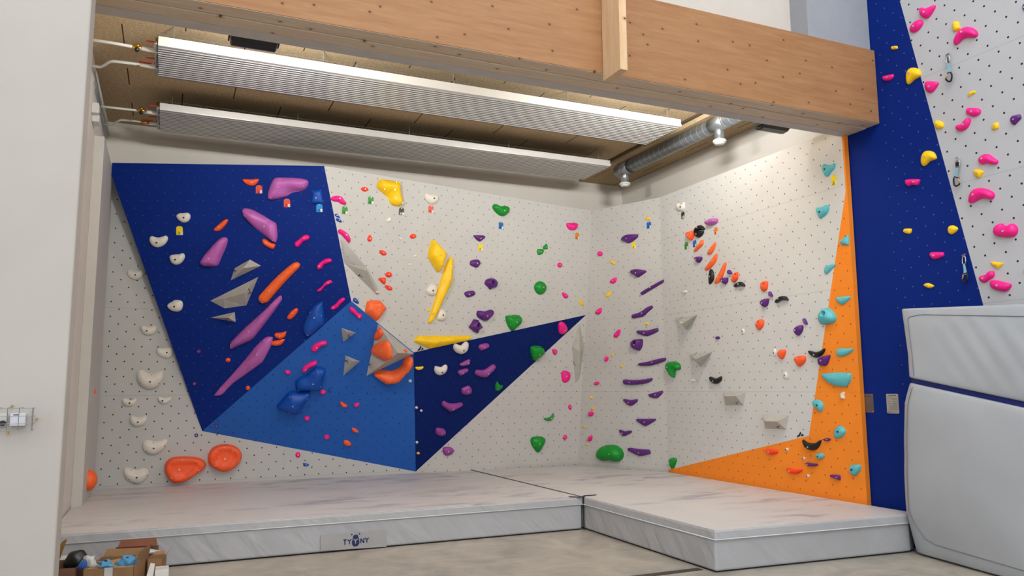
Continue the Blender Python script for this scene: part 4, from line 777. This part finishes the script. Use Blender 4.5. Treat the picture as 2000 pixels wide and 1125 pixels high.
# ---------------------------------------------------------------- glulam beam
def wood(name, rgb, rgb2, knots=True, sc=(1.2, 1, 14)):
    t = NT(name); v = t.coords(sc); n = t.noise(v, 1.6, 6, .6, .35); c = t.mix(t.ramp(n, .3, .72), lin(rgb), lin(rgb2))
    g = t.noise(t.coords((sc[0]*2, sc[1]*2, sc[2]*4)), 3, 3, .6); c = t.mix(t.math('MULTIPLY', t.ramp(g, .55, .75), .35), c, lin(tuple(x*.8 for x in rgb2)))
    if knots:
        vo = t.new('ShaderNodeTexVoronoi'); vo.voronoi_dimensions = '2D'; tc = t.new('ShaderNodeTexCoord'); sx = t.new('ShaderNodeSeparateXYZ'); t.l.new(tc.outputs['Object'], sx.inputs[0]); cb = t.new('ShaderNodeCombineXYZ'); t.l.new(sx.outputs[0], cb.inputs[0]); t.l.new(t.math('MULTIPLY', t.math('ADD', sx.outputs[1], sx.outputs[2]), 1.3), cb.inputs[1])
        t.l.new(cb.outputs[0], vo.inputs['Vector']); vo.inputs['Scale'].default_value = 2.6; vo.inputs['Randomness'].default_value = 1
        k_ = t.math('LESS_THAN', vo.outputs['Distance'], .033); hl = t.math('LESS_THAN', vo.outputs['Distance'], .09)
        c = t.mix(t.math('MULTIPLY', hl, .25), c, lin((150, 100, 60))); c = t.mix(k_, c, lin((96, 60, 38)))
    t.color(c); t.bump(g, .08, .003); return t.set(.6, 0, .3)
M_beam = wood('spruce_glulam', (168, 124, 84), (150, 104, 67)); M_soff = wood('spruce_lit_soffit', (206, 188, 166), (190, 168, 142), sc=(1.2, 14, 1)); M_post = wood('spruce_stud', (218, 186, 148), (204, 166, 124), sc=(14, 14, 1.2))
bm_ = tag(empty('roof_beam', (3.2, 6.1, 4.49)), 'massive laminated spruce beam spanning above the bouldering bay', 'beam')
zb = 4.5; XE = 7.015
MB().box((-.92, 5.865, zb+.0), (XE, 6.035, 5.335)).build('lamella', M_beam, bm_, bevel=.004); MB().box((-.92, 5.87, zb-.004), (XE, 6.03, zb-.0005)).build('lit_soffit_strip', M_soff, bm_)  # added paler strip: light on the beam's underside put into the colour
MB().box((-.92, 6.04, zb-.012), (XE, 6.205, 5.335)).build('lamella', M_soff, bm_, bevel=.006)
MB().box((-.92, 6.21, zb-.012), (XE, 6.36, 5.3)).build('lining_board', plain('painted_lining', (186, 180, 174), .7, var=.05), bm_, bevel=.006)
px0 = 3.513; po = MB().box((px0, 5.56, 4.42), (px0+.075, 5.859, 9.5)).build('timber_post', M_post, loc=(px0, 5.7, 4.42), bevel=.003); tag(po, 'short pale timber post fixed upright to the front of the beam', 'post')

# ---------------------------------------------------------------- ceiling radiant panels
M_alu = plain('white_aluminium', (214, 212, 208), .28, metal=.35, var=.02, spec=.6); M_galv = plain('galvanised_steel', (160, 166, 170), .32, metal=.8, var=.08, nscale=12); M_groove = plain('rib_gap_shade', (52, 50, 52), .6)
M_pipe = plain('white_pipe', (206, 206, 200), .4, var=.02); M_brass = plain('brass', (196, 150, 60), .3, metal=.85); M_copper = plain('copper_stub', (176, 128, 60), .35, metal=.8); M_red = plain('red_lever', (206, 38, 34), .4); M_blk = plain('black_plastic', (24, 24, 26), .35)
def radiant(y0, zb_, flange, label):
    r = tag(empty('radiant_ceiling_panel', (2.9, y0+.44, zb_)), label, 'ceiling heater', 'long white ribbed ceiling heaters'); x0, x1 = -.25, 6.12; W_ = .87; nr = 14; p = (W_-.06)/nr
    mb = MB()
    for i in range(nr):
        a = y0+.06+i*p; z0 = zb_; prof = [(a, z0+.005), (a+.003, z0+.001), (a+.008, z0), (a+p-.032, z0), (a+p-.028, z0+.001), (a+p-.026, z0+.005)]
        mb.prism([(x0, y, z) for y, z in prof], (x1-x0-.06*0-(.0), 0, 0))
    mb.build('ribbed_plate', M_alu, r); MB().box((x0, y0+.02, zb_+.0052), (x1, y0+W_, zb_+.02)).build('rib_shade_sheet', M_groove, r)  # dark sheet paints in the shade of the grooves between ribs
    MB().box((x0, y0, zb_+.002), (x1, y0+.05, zb_+.002+flange)).build('edge_flange', M_alu, r, bevel=.004)
    for x in (x0-.02, x1+.02): MB().tube([(x, y0+.03, zb_+.035), (x, y0+W_, zb_+.035)], .018, 10).build('header_pipe', M_galv if x < 0 else M_alu, r, smooth=True)
    g = MB(); 
    for k_ in range(100): x = x0+(x1-x0)*k_/99; g.tube([(x, y0+.02, zb_+.03), (x+.015, y0+.02, zb_+flange+.035)], .0015, 4)
    g.tube([(x0, y0+.02, zb_+flange+.035), (x1, y0+.02, zb_+flange+.035)], .002, 4); g.build('wire_guard', M_galv, r)
    for k_ in range(5):
        x = -.11+1.5*k_*1.01; x = min(x, 5.96)
        MB().tube([(x, y0+.07, zb_+.03), (x, y0+.07, ZC-.001)], .005, 6).build('hanger_rod', M_galv, r)
        MB().tube([(x+.02, y0+W_-.05, zb_+.03), (x+.02, y0+W_-.05, ZC-.001)], .004, 6).build('hanger_rod', M_galv, r)
    return r
radiant(8.22, 5.09, .10, 'white ribbed ceiling heater nearer the beam')
radiant(10.05, 5.04, .09, 'white ribbed ceiling heater nearer the back wall')
# water pipes with valves feeding each heater
def pipe_set(up, low, valve, tee_u, tee_l, z, label, sc=1.0):
    P = [hz(p, z) for p in up]; r = tag(empty('heating_pipes', P[0]), label, 'pipes', 'white feed pipes of the ceiling heaters')
    P[0][0] = XL; MB().tube(P, .016*sc, 10).build('pipe', M_pipe, r, smooth=True)
    Q = [hz(p, z) for p in low]; Q[0][0] = XL; MB().tube(Q, .016*sc, 10).build('pipe', M_pipe, r, smooth=True)
    v = hz(valve, z); vb = MB().tube([v-XA*.05, v-XA*.02, v+XA*.02, v+XA*.06], [.012, .024, .02, .014], 10).build('regulating_valve', M_brass, r, smooth=True)
    for s_ in (1, -1): MB().tube([v+np.array([0, .018*s_, .02*s_]), v+np.array([0, .045*s_, .045*s_])], .022, 12).build('valve_knob', M_blk if s_ < 0 else M_brass, vb, smooth=True)
    for T in (tee_u, tee_l):
        t_ = hz(T, z); MB().tube([t_-XA*.09, t_, t_+XA*.10, t_+XA*.13], [.022, .024, .026, .018], 12).build('tee', M_pipe, r, smooth=True)
        MB().tube([t_+XA*.07, t_+XA*.07+ZA*.05, t_+XA*.07+ZA*.055, t_+XA*.07+ZA*.14], [.022, .022, .014, .014], 10).build('drain_stub', M_copper, r, smooth=True)
        MB().box(t_+np.array([-.03, -.03, .075]), t_+np.array([.075, -.018, .09])).build('lever', M_red, r, bevel=.004)
    q = hz((tee_l[0]-14*sc, tee_l[1]-2), z); MB().tube([q-XA*.05, q+XA*.05], .02, 8).build('ball_valve', M_brass, r, smooth=True); MB().box(q+np.array([-.03, -.03, .018]), q+np.array([.10, -.012, .03])).build('lever', M_red, r, bevel=.004)
pipe_set([(188, 79), (225, 85), (258, 91)], [(186, 129), (196, 131), (203, 128), (214, 121), (222, 119.5), (255, 123.5), (273, 126)], (268, 93), (291, 97), (291, 129), 5.13, 'white feed pipes with brass valves and red levers at the front heater')
pipe_set([(198, 208), (230, 211.5), (271, 216)], [(203, 243), (218, 244), (228, 238), (236, 234), (262, 236), (280, 238.5)], (276, 216), (296, 220), (296, 241), 5.08, 'white feed pipes with brass valves and red levers at the rear heater', .9)
# conduits and junction boxes on the left wall
cn = tag(empty('cable_conduits', (XL, 10, 4.9)), 'grey conduits and cables running along the left wall under the ceiling', 'conduit')
for k_, (a, b, r_) in enumerate([((187.5, 140), (214, 270), .012), ((186.5, 160), (208, 270), .01), ((186, 175), (205, 270), .008)]):
    A, B = hx(a, XL+.02), hx(b, XL+.02); A[1] = max(A[1], 8.3); MB().tube([A, (A+B)/2, B], r_, 8).build('conduit', M_galv if k_ else M_pipe, cn, smooth=True)
for px, nm in (((188, 215), 'u'), ((188.5, 232), 'l')):
    c_ = hx(px, XL+.04); jb = MB().box((XL+.001, c_[1]-.09, c_[2]-.06), (XL+.07, c_[1]+.09, c_[2]+.06)).build('junction_box', M_pipe, loc=c_, bevel=.006)
    tag(jb, {'u': 'upper white junction box on the left wall', 'l': 'lower white junction box on the left wall'}[nm], 'junction box', 'junction boxes on the left wall'); MB().box((XL+.07, c_[1]-.07, c_[2]-.045), (XL+.074, c_[1]+.07, c_[2]+.045)).build('lid', M_pipe, jb)

# ---------------------------------------------------------------- ventilation duct
t = NT('spiral_duct'); sx = t.new('ShaderNodeSeparateXYZ'); tc = t.new('ShaderNodeTexCoord'); t.l.new(tc.outputs['Object'], sx.inputs[0])
fr = t.math('ABSOLUTE', t.math('SUBTRACT', t.math('FRACT', t.math('DIVIDE', sx.outputs[1], .13)), .5)); k_ = t.math('LESS_THAN', fr, .035)
c = t.mix(k_, lin((146, 154, 160)), lin((226, 228, 226))); t.color(c); t.bump(k_, .4, .01); M_duct = t.set(.3, .75)
xd = 6.62; zd = 5.155; rd = .105
dc = tag(empty('ventilation_duct', (xd, 9, zd)), 'round galvanised spiral air duct running under the ceiling beside the right wall', 'duct')
ya = hx((1228, 317), xd)[1]+.25
MB().tube([(xd, 6.5, zd), (xd, ya-.32, zd)], rd, 28).build('spiral_tube', M_duct, dc, smooth=True)
MB().tube([(xd, ya-.32, zd), (xd, ya+.06, zd)], rd*1.0, 28).build('end_section', M_galv, dc, smooth=True)
yb = 8.06; MB().tube([(xd, yb-.14, zd), (xd, yb+.14, zd)], rd*1.03, 28).build('coupling', M_galv, dc, smooth=True)
MB().tube([(xd, ya-.325, zd), (xd, ya-.30, zd)], rd*1.06, 28).build('gasket_ring', M_blk, dc, smooth=True)
for y_ in (ya-.12, yb):
    MB().tube([(xd, y_, zd), (xd, y_, zd-.24)], .062, 20).build('branch_collar', M_galv, dc, smooth=True)
    va_ = MB().tube([(xd, y_, zd-.235), (xd, y_, zd-.25), (xd, y_, zd-.27), (xd, y_, zd-.275)], [.085, .092, .085, .05], 24).build('air_valve', M_pipe, dc, smooth=True)
    MB().tube([(xd, y_, zd-.272), (xd, y_, zd-.292)], [.07, .066], 24).build('valve_disc', M_pipe, va_, smooth=True)
for y_ in (9.2, 7.0): MB().tube([(xd+.0, y_, zd+.1), (xd, y_, ZC-.09)], .005, 6).build('hanger_rod', M_galv, dc)

# ---------------------------------------------------------------- floodlights hung behind the beam
M_lens = NT('lamp_glass'); M_lens.b.inputs['Emission Color'].default_value = (1, .9, .75, 1); M_lens.b.inputs['Emission Strength'].default_value = 6; M_lens = M_lens.set(.3)
def flood(x, y, z, w, label):
    r = tag(empty('floodlight', (x, y, z)), label, 'floodlight', 'black floodlights behind the beam')
    mb = MB(); n_ = 12; prof = [(-.11, .06), (-.09, .0), (-.04, -.035), (.03, -.045), (.09, -.03), (.12, .01), (.12, .07)]
    mb.prism([(x-w, y+a, z+b) for a, b in prof], (2*w, 0, 0)); mb.build('housing', M_blk, r, bevel=.02)
    MB().box((x-w+.03, y-.08, z+.068), (x+w-.03, y+.1, z+.074)).build('lens', M_lens, r)
    for s_ in (-1, 1): MB().box((x+s_*(w+.012)-.006, y-.30, z+.0), (x+s_*(w+.012)+.006, y+.06, z+.05)).build('bracket', M_blk, r)
flood(.54, 6.66, 4.60, .19, 'black floodlight showing under the left part of the beam'); flood(6.25, 6.66, 4.60, .19, 'black floodlight showing under the right end of the beam')

# ---------------------------------------------------------------- information plates on the blue hall wall
M_plate = plain('dark_steel_plate', (118, 110, 106), .35, metal=.5); M_plate2 = plain('pale_steel_plate', (186, 180, 168), .35, metal=.35); M_eng = plain('engraving', (70, 66, 62), .6)
def plate(c4, mat, lines, label):
    P = [ph('HB', p) for p in c4]; c_ = sum(P)/4; n = PL['HB']['n']; Y0, Y1 = max(p[1] for p in P), min(p[1] for p in P); Z0, Z1 = min(p[2] for p in P), max(p[2] for p in P); x = 7.02
    r_ = .012; pts = []
    for (yy, zz, a0) in ((Y0-r_, Z1-r_, 0), (Y0-r_, Z0+r_, 90), (Y1+r_, Z0+r_, 180), (Y1+r_, Z1-r_, 270)):
        for a in (0, 30, 60, 90): t_ = math.radians(90-a0-a); pts.append((x-.001, yy+r_*math.cos(t_), zz+r_*math.sin(t_)))
    o = MB().prism(pts, (-.004, 0, 0)).build('information_plate', mat, loc=c_); tag(o, label, 'sign', 'metal plates on the blue wall')
    e = MB(); W_, H_2 = Y0-Y1, Z1-Z0
    for a, b, h_, t_ in lines: e.box((x-.0062, Y0-b*W_, Z1-h_*H_2-t_), (x-.005, Y0-a*W_, Z1-h_*H_2+t_))
    e.build('engraved_text', M_eng, o)
    for yy in (Y0-.012, Y1+.012):
        for zz in (Z0+.012, Z1-.012): MB().tube([(x-.005, yy, zz), (x-.008, yy, zz)], .005, 8).build('screw', M_steel, o)
plate([(1684.5, 769), (1705, 769), (1708, 806), (1687, 805)], M_plate, [(.2, .82, .14, .004), (.1, .4, .48, .0015), (.14, .3, .9, .007)], 'darker small metal plate nearest the orange panel')
plate([(1731, 769), (1754, 770), (1757, 808), (1734, 807)], M_plate2, [(.22, .85, .09, .003)]+[(.12, .35, .21, .0014), (.45, .88, .24, .0014), (.4, .9, .3, .0012), (.12, .3, .38, .0012), (.5, .9, .41, .0016), (.2, .4, .48, .0016), (.55, .85, .5, .0022)]+[(.15, .88, .57+.06*i, .0009) for i in range(5)]+[(.12, .22, .92, .006), (.3, .8, .93, .001)], 'paler metal plate with engraved lines beside the leaning mat')

# ---------------------------------------------------------------- quickdraws on the hall wall
M_sling = plain('pale_blue_webbing', (132, 186, 204), .7); M_crb = plain('dark_carabiner', (26, 32, 48), .35, metal=.4); M_gate = plain('orange_gate', (226, 150, 84), .4, metal=.3); M_chr = plain('chrome_steel', (196, 198, 200), .2, metal=.9)
zq = (1830, 90, 12.5)
def quickdraw(dx, dy, flip, label, k_=1.0):
    def q(x, y, off=.045):
        x = 285+(285-x) if flip else x
        return ph('HG', (zq[0]+dx+(x)/zq[2]*k_, zq[1]+dy+y/zq[2]), off)
    r = tag(empty('quickdraw', q(260, 200, 0)), label, 'quickdraw', 'quickdraws hanging on the hall wall')
    MB().prism([q(205, 205, .002), q(245, 190, .002), q(290, 165, .03), q(315, 175, .03), q(305, 215, .03), q(260, 245, .004), q(215, 235, .002)], np.array([-.004, 0, 0])).build('hanger_plate', M_chr, r)
    MB().tube([q(x, y, .035) for x, y in ((230, 250), (222, 330), (225, 400), (255, 432), (300, 415), (312, 340), (300, 250), (265, 225))], .0055, 8, closed=True).build('upper_carabiner', M_chr, r, smooth=True)
    MB().box(q(290, 400, .03)-np.array([.002, 0, 0]), q(250, 270, .042)).build('clip_sleeve', M_blk, r)
    MB().prism([q(245, 425), q(300, 425), q(318, 520), q(345, 620), q(330, 680), q(265, 675), q(268, 560)], np.array([-.006, 0, 0])).build('sling', M_sling, r)
    MB().tube([q(x, y, .045) for x, y in ((262, 665), (335, 640), (362, 700), (362, 770), (345, 845), (300, 872), (240, 840), (212, 800))], .0085, 8).build('lower_carabiner', M_crb, r, smooth=True)
    MB().tube([q(250, 670, .045), q(225, 790, .045)], .0065, 8).build('gate', M_gate, r, smooth=True)
quickdraw(0, 0, False, 'quickdraw with pale blue sling hanging highest on the hall wall'); quickdraw(16, 204, True, 'quickdraw with pale blue sling hanging at middle height on the hall wall'); quickdraw(33.5, 392, False, 'quickdraw with pale blue sling hanging lowest, on the blue part of the hall wall', .9)

# ---------------------------------------------------------------- caged thermostat on the front wall
M_wire = plain('zinc_wire', (126, 132, 134), .35, metal=.7)
yc = 5.6; cg = tag(empty('wire_guard_cage', (-.9, yc, 1.48)), 'zinc wire guard cage over the room sensor on the white front wall', 'cage')
zt_, zl_, xr, xl_ = 1.545, 1.412, -.747, -1.05; yo = yc-.07
fr_ = MB(); 
for z_ in (zt_, 1.497, 1.452, zl_): fr_.tube([(xl_, yo, z_), (xr, yo, z_), (xr, yc, z_)], .0017, 6)
for x in (-.985, -.93, -.877, -.817): fr_.tube([(x+.012, yc, zt_+.002), (x, yo+.01, zt_+.002), (x, yo, zt_-.006), (x, yo, zl_+.006), (x, yo+.01, zl_-.002), (x+.012, yc, zl_-.002)], .0017, 6)
fr_.build('wire_grid', M_wire, cg); MB().box((xr-.003, yo-.002, zl_), (xr+.003, yo+.02, zt_)).build('end_plate', M_wire, cg)
for x, z_ in ((-.865, zt_+.014), (-.877, zl_-.014), (xr+.016, 1.478)): MB().tube([(x, yc, z_), (x, yc-.02, z_)], .006, 8).build('fixing_screw', M_brass, cg)
th = MB().box((-.868, yc-.03, 1.437), (-.786, yc-.0005, 1.512)).build('room_sensor', plain('sensor_white', (206, 204, 208), .4), loc=(-.83, yc, 1.437), bevel=.004); tag(th, 'small white square room sensor inside the wire cage', 'sensor'); MB().box((-.852, yc-.032, 1.502), (-.825, yc-.03, 1.508)).build('display', M_eng, th)
kb = MB().box((-.985, yc-.018, 1.437), (-.884, yc-.0005, 1.512)).build('wall_switch', plain('switch_white', (196, 190, 184), .4), loc=(-.93, yc, 1.437), bevel=.004); tag(kb, 'white wall switch with black round knob inside the cage', 'switch'); MB().tube([(-.903, yc-.018, 1.456), (-.903, yc-.045, 1.456)], .0165, 16).build('knob', M_blk, kb)

# ---------------------------------------------------------------- cardboard boxes of holds on the floor
M_card = plain('cardboard', (150, 112, 76), .8, var=.1); M_card2 = plain('cardboard_dark', (116, 80, 60), .8, var=.1); M_cin = plain('cardboard_inside', (176, 140, 100), .8, var=.08); M_bag = plain('clear_plastic_bag', (206, 204, 200), .25, var=.1, spec=.7); M_wbox = plain('white_carton', (214, 210, 204), .6)
M_orl = plain('orange_liner', (122, 72, 48), .7)
def carton(cx, cy, w, d, h, rot, mats, label, flaps, z=0, floor_in=.12):
    r = empty('cardboard_box', (cx, cy, z)); tag(r, label, 'box', 'cardboard boxes of climbing holds on the floor'); ca, sa = math.cos(rot), math.sin(rot)
    T = lambda x, y, zz: (cx+x*ca-y*sa, cy+x*sa+y*ca, z+zz); tk = .006; w2, d2 = w/2, d/2; mb = MB()
    def bxr(x0, x1, y0, y1, z0, z1): mb.prism([T(x0, y0, z0), T(x1, y0, z0), T(x1, y1, z0), T(x0, y1, z0)], (0, 0, z1-z0))
    bxr(-w2, w2, -d2, -d2+tk, 0, h); bxr(-w2, w2, d2-tk, d2, 0, h); bxr(-w2, -w2+tk, -d2, d2, 0, h); bxr(w2-tk, w2, -d2, d2, 0, h); bxr(-w2, w2, -d2, d2, 0, .005)
    mb.build('carton_body', mats[0], r)
    for side, ln, ang in flaps:
        a = math.radians(ang); f_ = MB()
        if side in 'fb':
            s_ = -1 if side == 'f' else 1; P = [(-w2+.01, s_*d2, h), (w2-.01, s_*d2, h), (w2-.03, s_*(d2+ln*math.cos(a)), h+ln*math.sin(a)), (-w2+.03, s_*(d2+ln*math.cos(a)), h+ln*math.sin(a))]
        else:
            s_ = -1 if side == 'l' else 1; P = [(s_*w2, -d2+.01, h), (s_*w2, d2-.01, h), (s_*(w2+ln*math.cos(a)), d2-.03, h+ln*math.sin(a)), (s_*(w2+ln*math.cos(a)), -d2+.03, h+ln*math.sin(a))]
        f_.prism([T(*p) for p in P], (0, 0, .004)); f_.build('flap', mats[1], r)
    return r, T
def lump(name, c_, rad, mat, label, cat, group=None, seed=0, flat=.6, smooth=True, rough=.25, loft=None):
    bm = bmesh.new(); bmesh.ops.create_icosphere(bm, subdivisions=3, radius=1)
    for v in bm.verts:
        n1 = noise.noise(v.co*1.3+Vector((seed, 0, 0))); k = 1+rough*n1; v.co = Vector((v.co.x*rad[0]*k, v.co.y*rad[1]*k, max(v.co.z, -.5)*rad[2]*k))
    me = bpy.data.meshes.new(name); bm.to_mesh(me); bm.free(); me.materials.append(mat)
    if smooth: me.polygons.foreach_set('use_smooth', [True]*len(me.polygons))
    o = bpy.data.objects.new(name, me); COL.objects.link(o); o.location = c_; return tag(o, label, cat, group)
c1 = hz((230, 1099), .3); b1, T1 = carton(-.305, 7.08, .36, .44, .30, -.22, (M_card, M_card), 'large open brown carton in the middle with two pale blue holds on it', [('r', .10, 78), ('b', .06, 60)])
# inner folded lid the two holds lie on
il = MB().prism([T1(-.17, -.21, .290), T1(.17, -.21, .290), T1(.17, .17, .312), T1(-.17, .17, .27)], (0, 0, .004)); il.build('inner_lid', M_cin, b1)
tx = text_mesh('152', .05, 'handwriting', M_ink); to = bpy.data.objects.new('handwriting', tx); COL.objects.link(to); to.parent = b1
to.matrix_local = Matrix.Translation((.08*math.cos(-.22)+.2215*math.sin(-.22), .08*math.sin(-.22)-.2215*math.cos(-.22), .215)) @ Matrix.Rotation(-.22, 4, 'Z') @ Matrix.Rotation(math.pi/2, 4, 'X')
M_sky = plain('pale_blue_resin', (74, 146, 190), .4)
MB().prism([T1(-.03, -.223, .20), T1(.03, -.223, .20), T1(.03, -.223, .305), T1(-.03, -.223, .305)], np.array([0, -.001, 0])).build('packing_tape', M_bag, b1)
for nm, px, rad, sd, lab in (('climbing_hold', (206, 1103), (.05, .035, .032), 3, 'smaller pale blue climbing hold lying on the middle carton'), ('climbing_hold', (248, 1098), (.062, .042, .04), 8, 'larger pale blue climbing hold lying on the middle carton')):
    c_ = hz(px, .315); h_ = lump(nm, (c_[0], c_[1], .318), rad, M_sky, lab, 'climbing hold', 'pale blue holds on the middle carton', sd, rough=.9); b = bpy.data.objects.new('bolt', BOLT['d']); COL.objects.link(b); b.parent = h_; b.location = (0, -.01, rad[2]*.86)
b2, T2 = carton(-.70, 7.17, .28, .34, .30, -.12, (M_card2, M_bag), 'reddish brown open carton with a raised yellow-brown flap by the white wall', [('b', .06, 20)])
MB().prism([T2(-.13, .10, .31), T2(-.05, .16, .31), T2(.0, .13, .47), T2(-.02, .10, .46)], (0, 0, .003)).build('flap', plain('yellow_card', (160, 122, 50), .8), b2)
lump('climbing_hold', (-.605, 7.25, .30), (.085, .08, .085), M_blk, 'black domed climbing hold standing out of the reddish brown carton', 'climbing hold', seed=5, rough=.2)
bh = lump('climbing_hold', (-.535, 6.98, .31), (.026, .022, .04), plain('deep_blue_resin', (30, 84, 160), .4), 'deep blue climbing hold in plastic between the cartons', 'climbing hold', seed=11, rough=.7)
bg = lump('plastic_bag', (-.50, 7.04, .325), (.05, .03, .05), M_bag, 'crumpled clear plastic bag sticking up between the two brown cartons', 'bag', seed=17, rough=.9)
b3, T3 = carton(-.19, 7.62, .34, .2, .29, -.08, (M_card2, M_orl), 'orange-lined open carton behind the others, against the mat', [('b', .09, 35), ('f', .05, 60)])
lump('plastic_bag', (-.17, 7.45, .28), (.14, .04, .03), M_bag, 'flat clear plastic bag over the front edge of the orange-lined carton', 'bag', seed=23, rough=.6)
b4, T4 = carton(-.02, 7.20, .12, .16, .29, -.15, (M_card, M_card), 'small open brown carton right of the middle one', [('r', .08, 55), ('b', .04, 30)])
wb = tag(empty('white_carton', (.02, 6.97, 0)), 'small closed white carton at the right front of the boxes', 'box'); MB().box((-.03, 6.88, 0), (.07, 7.07, .24)).build('carton_body', M_wbox, wb, bevel=.004); MB().box((-.028, 6.97, .241), (.068, 6.98, .2425)).build('packing_tape', M_bag, wb)
MB().prism([(-.105, 6.86, .15), (-.045, 6.90, .15), (-.035, 6.94, .29), (-.065, 6.92, .30)], (.002, -.002, 0)).build('paper_sheet', M_wbox, wb)

# ---------------------------------------------------------------- light
def area(name, loc, target, sx, sy, power, col, spread=math.pi):
    l = bpy.data.lights.new(name, 'AREA'); l.shape = 'RECTANGLE'; l.size = sx; l.size_y = sy; l.energy = power; l.color = col; l.spread = spread
    o = bpy.data.objects.new(name, l); COL.objects.link(o); o.location = loc; d = Vector(target)-Vector(loc); o.rotation_euler = d.to_track_quat('-Z', 'Y').to_euler(); return o
area('flood_left', (.54, 6.74, 4.95), (2.2, 11.6, 4.5), .40, .2, 46, (.98, 1, 1.02)); area('flood_right', (5.35, 6.72, 4.95), (5.3, 11.2, 4.2), .55, .2, 50, (.98, 1, 1.02))
area('flood_left_up', (.7, 6.78, 4.82), (1.3, 7.3, 5.6), .6, .12, 88, (1, .98, .94)); area('flood_right_up', (5.3, 6.78, 4.82), (5.3, 7.3, 5.6), .6, .12, 88, (1, .98, .94))
area('hall_light', (-1.5, 0, 8.6), (-1.5, 1, 0), 7, 6, 420, (.94, .97, 1)); area('hall_light', (4, 1, 8.6), (4.5, 4, 0), 4, 6, 330, (.94, .97, 1))
area('front_fill_light', (1.5, -7, 4.2), (3, 8, 1.8), 9, 4, 330, (.95, .98, 1))  # added fill light behind the camera, brightens the bay and mat sides
area('left_fill_light', (-6, 2.5, 4.0), (4.5, 7, 0), 3, 3, 110, (.95, .98, 1))  # added fill light from the left for the forward mat's dark side
w = bpy.data.worlds.new('world'); SC.world = w; w.use_nodes = True; w.node_tree.nodes['Background'].inputs[0].default_value = (.86, .92, 1, 1); w.node_tree.nodes['Background'].inputs[1].default_value = .66
SC.view_settings.view_transform = 'Standard'; SC.view_settings.look = 'None'; SC.view_settings.exposure = 0; SC.view_settings.gamma = 1
